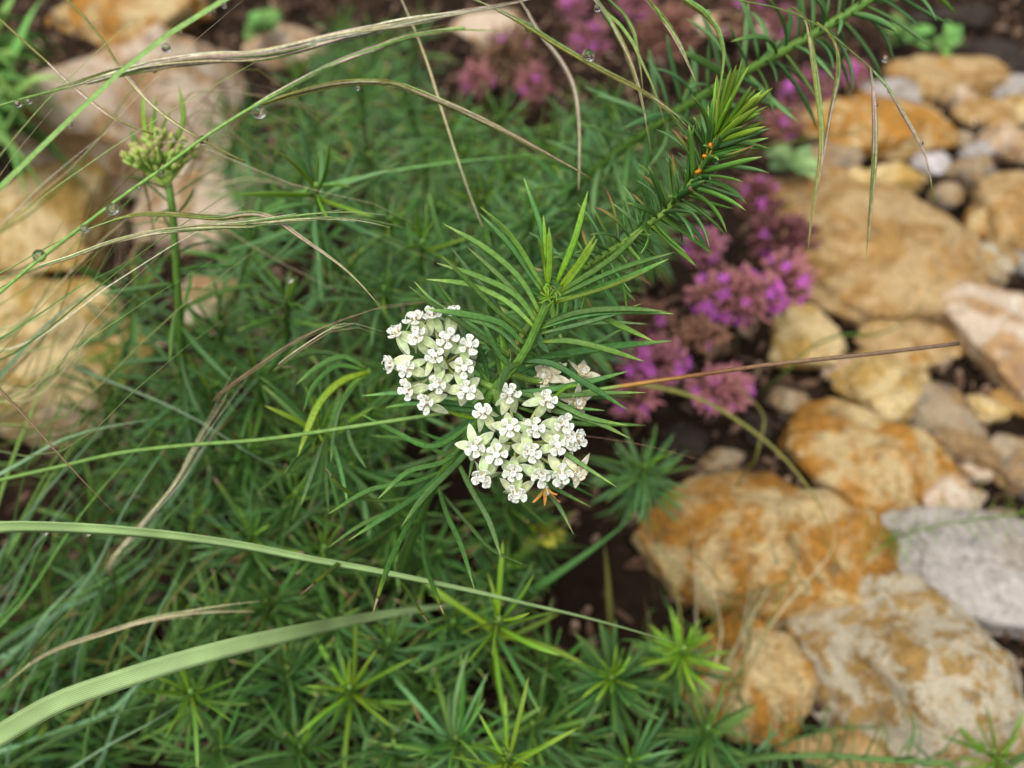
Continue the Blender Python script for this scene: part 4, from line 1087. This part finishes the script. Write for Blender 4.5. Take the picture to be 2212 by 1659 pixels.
seed_head('brown-green awns leading down to the white flowers', [(-420, 900, None), (-150, 650, .26), (0, 590, .24)] + at_d([(185, 497), (300, 462), (375, 463), (475, 470), (553, 460), (590, 470), (628, 497), (678, 532), (728, 567), (778, 612), (815, 655), (852, 700)], .224), 18, 5, ('awn_o', 'awn_p', 'awn_o', 'awn_g'), 6, vis=.34, awn_len=(.22, .6), r=1.9, stalk_w=5, stalk_mat='awn_g')
seed_head('pale dry seed head leaning in the grass left of the drooping shoot', [(210, 1420, None), (250, 1260, .36)] + at_d([(300, 1140), (345, 1090), (385, 1040), (425, 967), (457, 917), (512, 829), (530, 800)], .285), 24, 6, ('awn_s', 'awn_w', 'awn_s', 'dry'), 7, stalk_to=.46, awn_len=(.12, .35), r=.8, stalk_w=5, stalk_mat='awn_g', splay=60)
seed_head('straw-coloured stems crossing low over the dim grass', [(-420, 1800, None), (-120, 1590, .31)] + at_d([(0, 1489), (75, 1427), (130, 1399), (225, 1367), (325, 1336), (430, 1318), (553, 1308)], .285), 9, 6, ('awn_s', 'awn_s', 'awn_g'), 8, vis=.05, awn_len=(.5, .95), r=1.7, stalk_w=5, stalk_mat='awn_g', splay=40)
seed_head('thin tan awns curving behind the top of the white flowers', [(420, 1000, None), (480, 870, .33)] + at_d([(553, 792), (640, 733), (728, 694), (803, 668), (878, 653), (953, 653), (1030, 667)], .248), 7, 4, ('dry', 'awn_s', 'dry'), 9, stalk_to=.3, awn_len=(.35, .65), r=1.0, stalk_w=4, stalk_mat='awn_o', splay=25)
seed_head('short pale tan awns touching the left white flower cluster', [(600, 960, None), (640, 800, .33)] + at_d([(700, 722), (728, 705), (778, 704), (832, 722)], .245), 8, 5, ('dry', 'awn_s', 'awn_w'), 10, stalk_to=.5, awn_len=(.2, .45), r=1.1, stalk_w=4, stalk_mat='awn_s', splay=15)
TOP = [(-420, 500, None), (-200, -200, .27), (500, -260, .23)]
seed_head('arching green stem with drops and single drooping purple spikelet over the rocks', TOP + at_d([(1300, -90), (1480, -20), (1600, 2), (1659, 12), (1710, 27), (1762, 52), (1805, 82), (1850, 120), (1880, 146), (1930, 206), (1960, 266), (1990, 312), (2006, 365), (2018, 436)], .212), 6, 2.5, ('awn_p', 'awn_o', 'awn_g'), 11, vis=.60, awn_len=(.2, .4), r=1.4, stalk_w=5)
HANG = [
 ('olive awn bundle hanging in front of the smooth tan rock', [(1740, 40), (1750, 80), (1758, 130), (1768, 200), (1774, 260), (1775, 320), (1766, 400), (1755, 470), (1742, 572)], 9, 5),
 ('second olive awn bundle, slightly bowed, beside the first hanging one', [(1790, 70), (1808, 110), (1811, 155), (1800, 215), (1790, 270), (1780, 330), (1768, 390), (1762, 430)], 6, 3),
 ('olive awn bundle hanging straight in front of the large flat slab', [(1880, 146), (1884, 170), (1888, 225), (1890, 290), (1887, 370), (1880, 450), (1870, 572)], 9, 5),
 ('thick olive awn bundle drooping beside the pair of drop-bearing awns', [(1270, -20), (1286, 0), (1323, 55), (1356, 120), (1376, 170), (1388, 220), (1398, 275), (1407, 335)], 9, 6),
 ('slender olive strand twisting beside the thick drooping bundle', [(1300, -15), (1318, 2), (1366, 55), (1376, 100), (1383, 150), (1391, 212)], 3, 2),
 ('thin olive strand splaying down to the brush-like shoot', [(1290, -5), (1306, 22), (1356, 72), (1378, 117), (1416, 200), (1437, 272)], 3, 2),
 ('straight olive awn bundle pointing at the bright tip of the brush-like shoot', [(1380, -25), (1398, 0), (1431, 37), (1461, 82), (1481, 120), (1498, 160), (1514, 198)], 6, 4),
 ('brownish awn bundle hanging behind the bright tip of the brush-like shoot', [(1460, -20), (1481, 0), (1516, 22), (1551, 62), (1563, 90), (1563, 140), (1553, 200), (1543, 257)], 8, 5),
]
for i, (lab, pp, n, spr) in enumerate(HANG):
    if i < 3:
        path = at_d(pp, .212)
        # hang from the arching stem
        path = [(pp[0][0] - 30 + 4 * i, pp[0][1] - 24 + 2 * i, .212)] + path if i < 2 else path
    else:
        path = [(-420 + i, 500, None), (-200, -220 - 10 * i, .27), (500, -300, .23), (pp[0][0] - 120, pp[0][1] - 70, .215)] + at_d(pp, .214)
    seed_head(lab, path, n + 7, spr + 1, OLIV, 40 + i, vis=0.0, awn_len=(.5, .95), r=1.4, stalk_w=4, stalk_mat='awn_o')
seed_head('pale blurred awns falling straight behind the pair of drop-bearing awns', [(-400, 480, None), (-200, -260, .34), (600, -280, .30)] + at_d([(1130, 10), (1166, 75), (1206, 125), (1238, 187), (1248, 250), (1251, 350), (1250, 410)], .29), 9, 6, ('awn_s', 'awn_w', 'awn_p'), 60, vis=.02, awn_len=(.4, .9), r=.75, stalk_w=4, stalk_mat='awn_s')
seed_head('straw-coloured stem falling past the thicket to the sharp shoot', [(-400, 460, None), (-200, -240, .34), (400, -280, .31)] + at_d([(840, -70), (868, 0), (903, 82), (928, 150), (953, 232), (978, 312), (1013, 415), (1042, 490)], .285), 5, 2.5, ('awn_s', 'dry'), 61, vis=.1, awn_len=(.4, .85), r=1.6, stalk_w=6, stalk_mat='awn_s')
seed_head('olive stem slanting down across the orange-brown rock', [(-420, 470, None), (-220, -160, .33)] + at_d([(60, -90), (145, 0), (187, 42), (225, 92), (262, 150), (350, 245), (450, 310), (530, 350)], .245), 8, 4, ('awn_o', 'awn_p', 'awn_s'), 62, vis=.3, awn_len=(.3, .65), r=1.4, stalk_w=9, stalk_mat='awn_o')
seed_head('olive stem falling through the strap-leaved plant', [(-420, 460, None), (-260, 0, .33)] + at_d([(-60, -10), (0, 42), (50, 88), (100, 132), (175, 200), (260, 262), (330, 290)], .245), 7, 4, ('awn_o', 'awn_s', 'awn_p'), 63, vis=.3, awn_len=(.3, .65), r=1.4, stalk_w=8, stalk_mat='awn_o')
seed_head('fine tan awns trailing from the reddish stone to the thicket', [(380, 420, None), (430, 330, .40)] + at_d([(500, 200), (560, 210), (640, 225), (730, 260), (830, 290)], .30), 6, 4, ('awn_o', 'awn_p', 'dry'), 64, stalk_to=.3, awn_len=(.4, .65), r=.9, stalk_w=4, stalk_mat='awn_o', splay=30)
seed_head('thin purple-brown awns passing below the bud cluster', [(300, 640, None), (330, 520, .36)] + at_d([(420, 315), (553, 370), (640, 405), (720, 425), (830, 455), (880, 485)], .27), 5, 4, ('awn_p', 'awn_o'), 65, stalk_to=.35, awn_len=(.35, .6), r=.9, stalk_w=3, stalk_mat='awn_o', splay=20)

# ------------------------------------------------------------------ strap-leaved plant, low weeds
rs = G(-60, 330)
ts = thing('strap_leaved_plant', 'broad light green strap leaves beside the pinkish boulder', 'plant', rs)
RSP = random.Random(3)
for k in range(36):
    d = .56 + RSP.uniform(-.03, .05)
    ang = RSP.uniform(-1.3, 1.5)
    x0, y0 = RSP.uniform(-70, 45), RSP.uniform(40, 300)
    le = RSP.uniform(90, 190)
    p1, p2, p3 = P(x0, y0, d), P(x0 + le * .5 * math.cos(ang), y0 + le * .5 * math.sin(ang), d - .015), P(x0 + le * math.cos(ang), y0 + le * math.sin(ang + .35) , d)
    c = catmull([rs, rs.lerp(p1, .6) + Vector((0, 0, .02)), p1, p2, p3], 18)
    w = RSP.uniform(30, 50)
    V, F, U, VV = sweep(c, BLADE_SEC, lambda u: w * .5 * K * d * blade_w(u), Vector((RSP.uniform(-.5, .5), -.6, .8)), o=rs)
    obj('leaf', mesh('leaf', V, F, M['strap'], {'u': U, 'v': VV}), ts)

def weed(label, px, py, d, n, seed, mat, size, group=None):
    R = random.Random(seed)
    root = G(px, py + 20)
    t = thing('low_weed', label, 'plant', root, group)
    ctr = P(px, py, d)
    tube_part('stem', catmull([root, root.lerp(ctr, .5), ctr], 6), .001, .0006, 'herbstem', t, root, sides=C5)
    for k in range(n):
        b = root.lerp(ctr, R.uniform(.4, 1))
        dr = Vector((R.gauss(0, 1), R.gauss(0, 1), R.gauss(.35, .5))).normalized()
        tip = b + dr * size * R.uniform(.6, 1.1)
        c = catmull([b, b.lerp(tip, .5) + Vector((0, 0, .15 * size)), tip], 7)
        V, F, U, VV = sweep(c, BLADE_SEC, lambda u: size * .26 * max(.06, math.sin(math.pi * min(1, .05 + u * .93)) ** .8), Vector((0, -.3, 1)), o=root)
        obj('leaf', mesh('leaf', V, F, M[mat], {'u': U, 'v': VV}), t)
weed('small pale grey-green weed beside the smooth tan rock', 1715, 350, .62, 16, 1, 'weed', .022)
weed('yellowing little leaves in shade right under the white flowers', 1165, 1155, .40, 11, 2, 'weed_y', .014)
weed('dim green weed at the rim of the dark hollow', 1955, 75, .76, 14, 3, 'strap', .022)
weed('dim green weed behind the sandy rock', 2050, 95, .78, 10, 4, 'strap', .02)
weed('small green weed behind the long silvery seed head', 560, 60, .70, 12, 5, 'strap', .025)

# ------------------------------------------------------------------ purple-flowered herb
def blossom_mesh():
    V, F, U = [], [], []
    for k in range(5):
        a = k * 1.2566
        q = Matrix.Rotation(a, 3, 'Z')
        b = len(V)
        for x, y, z in ((.0, -.15, 0), (.0, .15, 0), (.9, .42, .45), (.9, -.42, .45), (1.7, .30, .75), (1.7, -.30, .75), (2.1, 0, .75)):
            V.append(q @ Vector((x, y, z)) * MM * 1.5); U.append(min(1, x / 2))
        for x, y, z in ((.0, -.15, -.2), (.0, .15, -.2), (.9, .42, .28), (.9, -.42, .28), (1.7, .30, .6), (1.7, -.30, .6), (2.1, 0, .65)):
            V.append(q @ Vector((x, y, z)) * MM * 1.5); U.append(min(1, x / 2))
        top = [(0, 3, 2, 1), (3, 5, 4, 2), (5, 6, 4)]
        F += [tuple(b + i for i in f) for f in top] + [tuple(b + 7 + i for i in reversed(f)) for f in top]
        rim = [0, 3, 5, 6, 4, 2, 1]
        for i, j in zip(rim, rim[1:] + rim[:1]): F.append((b + j, b + i, b + 7 + i, b + 7 + j))
    # tube
    tv, tf, tu, _ = sweep([Vector((0, 0, -5.5)) * MM, Vector((0, 0, -2)) * MM, Vector((0, 0, .2)) * MM], C5, lambda u: (.4 + .4 * u) * MM, Vector((1, 0, 0)))
    b = len(V); V += tv; F += [tuple(b + i for i in f) for f in tf]; U += [0.2] * len(tv)
    return mesh('blossom', V, F, M['blossom'], {'u': U, 'v': U})
BLOSSOM = blossom_mesh()
def herb(label, px, py, rx, ry, d, mat, nblossom, seed, group=None, nb=90):
    R = random.Random(seed)
    ctr = P(px, py, d)
    bpx, bpy = px + R.uniform(-30, 30), py + ry + R.uniform(30, 90)
    root = G(bpx, bpy)
    t = thing('purple_flower_head', label, 'flower', root, group)
    tube_part('stem', catmull([root, root.lerp(ctr, .5) + Vector((R.uniform(-.01, .01), 0, .01)), ctr], 8), .0013, .0009, 'herbstem', t, root, sides=C5)
    ex, ey, ez = rx * K * d, ry * K * d, (rx + ry) * .5 * K * d * .8
    V, F, U = [], [], []
    def spot(shell):
        a = Vector((R.gauss(0, 1), R.gauss(0, 1), R.gauss(0, 1))).normalized()
        s = R.uniform(*shell)
        return ctr + Vector((1, 0, 0)) * (a.x * ex * s) + UPV * (a.y * ey * s) - FWD * (a.z * ez * s), a
    for k in range(int(nb * 2.6)):
        p, a = spot((.35, 1))
        dr = (Vector((1, 0, 0)) * a.x + UPV * a.y - FWD * a.z + Vector((R.uniform(-.5, .5), R.uniform(-.5, .5), R.uniform(0, .8)))).normalized()
        ln = R.uniform(.004, .0085)
        v, f, u, _ = sweep([p - dr * ln * .3, p + dr * ln * .3, p + dr * ln * .75, p + dr * ln * 1.1], C5, lambda q: (.0005 if q < .1 else (.0011 if q < .7 else (.0009 if q < .9 else .0002))), Vector((.1, .2, 1)), o=root)
        b = len(V); V += v; F += [tuple(b + i for i in q) for q in f]; U += u
    o = obj('calyx_cluster', mesh('calyx_cluster', V, F, M[mat], {'u': U, 'v': U}), t); o['kind'] = 'stuff'
    # side stalks knit the cluster to its stem
    for k in range(6):
        p, a = spot((.4, .7))
        tube_part('stalk', catmull([root.lerp(ctr, .75), root.lerp(ctr, .9).lerp(p, .5), p], 5), .0008, .0006, 'herbstem', t, root, sides=C5)
    for k in range(nblossom):
        p, a = spot((.92, 1.12))
        dr = (Vector((1, 0, 0)) * a.x + UPV * a.y - FWD * a.z + Vector((0, -.1, .35))).normalized()
        m = Matrix.Translation(p - root) @ dr.to_track_quat('Z', 'Y').to_matrix().to_4x4() @ Matrix.Scale(R.uniform(.9, 1.5), 4)
        obj('blossom', BLOSSOM, t, mat4=m)
HERBS = [
 ('largest purple flower head, between the brush-like shoot and the flat slab', 1590, 640, 110, 62, .50, 'calyx_rose', 30, 150),
 ('purple head with vivid magenta blossoms against the flat tan slab', 1700, 605, 55, 62, .51, 'calyx_rose', 22, 80),
 ('dusky brown-purple head above the largest purple head', 1690, 512, 85, 45, .55, 'calyx_dk', 5, 110),
 ('small magenta head peeping under the brush-like shoot', 1515, 535, 42, 42, .54, 'calyx_rose', 12, 60),
 ('dark purplish head just right of the brush-like shoot', 1640, 425, 45, 45, .58, 'calyx_dk', 4, 60),
 ('pink-purple head behind leaf tips beside the long brown straw', 1410, 785, 85, 48, .47, 'calyx_rose', 22, 110),
 ('rosy head crossed by the long brown straw', 1560, 845, 70, 45, .47, 'calyx_rose', 12, 90),
 ('small lilac head under the rosy one', 1370, 860, 50, 36, .47, 'calyx_rose', 6, 60),
 ('withered brown head between the two biggest purple heads', 1510, 725, 60, 28, .50, 'calyx_br', 2, 60),
 ('dried brown head behind the leaf tips of the sharp shoot', 1400, 690, 60, 34, .50, 'calyx_br', 2, 60),
 ('purple head under the thick leafy branch', 1745, 200, 62, 50, .70, 'calyx_rose', 12, 90),
 ('brightest magenta head at the end of the thick leafy branch', 1838, 158, 36, 24, .71, 'calyx_rose', 16, 40),
 ('dusky rosy head lower under the thick leafy branch', 1690, 268, 45, 36, .66, 'calyx_br', 6, 60),
 ('large dried rosy head behind the straw-coloured stem', 1095, 130, 75, 75, .72, 'calyx_br', 4, 130),
 ('magenta and rose head left of the large dried rosy head', 1030, 172, 36, 34, .70, 'calyx_rose', 7, 50),
 ('pink head right of the large dried rosy head', 1150, 180, 34, 40, .68, 'calyx_rose', 4, 60),
 ('purple head behind the pair of drop-bearing awns', 1275, 85, 40, 40, .70, 'calyx_rose', 9, 60),
 ('magenta head peeping over the purple one behind the drop-bearing awns', 1240, 15, 30, 26, .76, 'calyx_rose', 9, 40),
 ('magenta head behind the thick drooping awn bundle', 1375, 10, 42, 28, .76, 'calyx_rose', 10, 50),
 ('dried ginger-brown head behind the straight olive awn bundle', 1440, 70, 75, 60, .70, 'calyx_br', 2, 130),
 ('ginger-brown head behind the brownish awn bundle', 1600, 30, 60, 50, .74, 'calyx_br', 5, 80),
 ('purple head half hidden behind the thick leafy branch', 1690, 50, 40, 36, .74, 'calyx_rose', 6, 50),
]
for i, (lab, x, y, rx, ry, d, m, nbl, nb) in enumerate(HERBS):
    herb(lab, x, y, rx * .86, ry * .86, d, m, int(nbl * 1.3), 2000 + i, nb=int(nb * .8))

# ------------------------------------------------------------------ water drops
def drop_mesh():
    V, F = [], []
    n, m = 20, 12
    for i in range(m + 1):
        th = math.pi * i / m
        z = math.cos(th); r = math.sin(th) * (1 - .10 * max(0, z) ** 2)
        z = z * (1.10 if z > 0 else .95)
        for k in range(n):
            a = 2 * math.pi * k / n
            V.append((max(r, 1e-4) * math.cos(a), max(r, 1e-4) * math.sin(a), z))
    for i in range(m):
        for k in range(n):
            F.append((i * n + k, (i + 1) * n + k, (i + 1) * n + (k + 1) % n, i * n + (k + 1) % n))
    F.append(tuple(range(n))); F.append(tuple(m * n + k for k in range(n - 1, -1, -1)))
    return mesh('water_drop', V, F, M['water'])
DROP = drop_mesh()
DROPS = [
 ('biggest water drop, clinging under the green stem', None, [(560, 243, 14, .205)]),
 ('large water drop caught between the pair of thin awns', None, [(1270, 121, 14, .210)]),
 ('water drop below the straight pale green blade', 'drops along the straight pale green blade', [(359, 104, 10, .195), (484, 12, 6, .195), (462, 22, 4, .195), (453, 29, 3.5, .195), (151, 271, 6, .195), (390, 68, 4, .195)]),
 ('water drop on the long silvery seed head', 'drops on the long silvery seed head', [(333, 150, 8, .207), (39, 224, 8, .207), (62, 219, 6, .207), (822, 68, 7, .207)]),
 ('round drop on the olive stem slanting across the rock', None, [(439, 303, 10, .245)]),
 ('clear drop on the green stem left of its bend', 'drops low on the green stem', [(85, 553, 14, .205), (242, 452, 13, .205), (182, 495, 9, .205), (300, 406, 6, .205), (347, 372, 7, .205)]),
 ('drop resting on the bud cluster', 'drops resting on the bud cluster', [(341, 291, 9, .288), (396, 309, 8, .288), (372, 300, 5, .288)]),
 ('little drop on the drooping ochre-green seed head', 'drops on the drooping seed head', [(772, 190, 6, .21), (884, 194, 6, .21), (766, 180, 5, .21), (1010, 250, 4, .21)]),
 ('drop at the parting of the thin awns', None, [(1143, 60, 10, .210)]),
 ('drop beside the thick drooping olive bundle', None, [(1291, 18, 8, .214)]),
 ('drop on the brownish hanging awn bundle', None, [(1526, 30, 9, .214)]),
 ('drop at a leaf tip of the thick leafy branch', None, [(1912, 128, 7, .277)]),
 ('tiny drop on the arching green stem over the rocks', 'drops on the arching green stem', [(1990, 310, 5, .212), (1921, 197, 4, .212), (1899, 167, 3.5, .212), (1911, 182, 3.5, .212), (1940, 228, 3, .212), (1828, 104, 3, .212)]),
 ('tiny drop on a hanging olive awn bundle', 'drops on the hanging awn bundles', [(1769, 262, 3.5, .212), (1893, 228, 4, .212), (1884, 345, 3.5, .212), (1891, 305, 3, .212), (1475, 112, 4, .214), (1392, 240, 3, .214)]),
 ('drop on the slim shoot with bright upright tip', None, [(624, 603, 9, .295)]),
 ('drop on the long pale striped blade', 'drops under the long pale striped blade', [(95, 1150, 7, .272), (187, 1151, 8, .272)]),
]
for lab, grp, lst in DROPS:
    for x, y, r, d in lst:
        s = r * K * d
        o = obj('water_drop', DROP, loc=P(x, y, d - s * .4))
        o.scale = (s, s, s)
        tag(o, lab, 'water drop', grp)

# ------------------------------------------------------------------ aphids
def aphid_mesh():
    V, F, U, _ = sweep([Vector((0, 0, z)) for z in (-1, -.85, -.5, 0, .45, .75, .95, 1.0)], C8, lambda u: [.1, .42, .66, .72, .58, .42, .28, .08][round(u * 7)], Vector((1, 0, 0)))
    for s in (-1, 1):
        for z, fz in ((.5, .9), (.2, .1), (-.1, -.8)):
            v, f, u, _ = sweep([Vector((s * .4, -.2, z)), Vector((s * .95, -.1, (z + fz) / 2)), Vector((s * 1.2, -.7, fz))], circ(3), lambda q: .06, Vector((0, 0, 1)))
            b = len(V); V += v; F += [tuple(b + i for i in q) for q in f]; U += u
        v, f, u, _ = sweep([Vector((s * .15, .1, .95)), Vector((s * .4, .3, 1.4)), Vector((s * .7, .1, 1.8))], circ(3), lambda q: .05, Vector((0, 1, 0)))
        b = len(V); V += v; F += [tuple(b + i for i in q) for q in f]; U += u
    return mesh('aphid', V, F, M['aphid'], {'u': U, 'v': U})
APHID = aphid_mesh()
def aphids(curve, ks, lab, grp, r, off, seed):
    R = random.Random(seed)
    for f in ks:
        i = int(f); p = curve[i].lerp(curve[i + 1], f - i)
        to = (CAM - p).normalized()
        o = obj('aphid', APHID, loc=p + to * off + Vector((R.uniform(-.0006, .0006), 0, R.uniform(-.0004, .0004))))
        o.rotation_euler = (R.uniform(.6, 1.6), R.uniform(-.4, .4), R.uniform(0, 6))
        o.scale = (r, r, r)
        tag(o, lab, 'aphid', grp)
aphids(c2, [24.62, 24.58, 24.52, 24.48, 24.4, 24.15, 24.1, 24.05], 'tiny orange aphid on the brush-like shoot', 'aphids on the brush-like shoot', .0007, .0022, 1)
aphids(c_slim, [16.2, 16.5, 16.9, 20.0, 20.4, 18.3], 'orange aphid on the tall slim shoot', 'aphids on the tall slim shoot', .0009, .0015, 2)
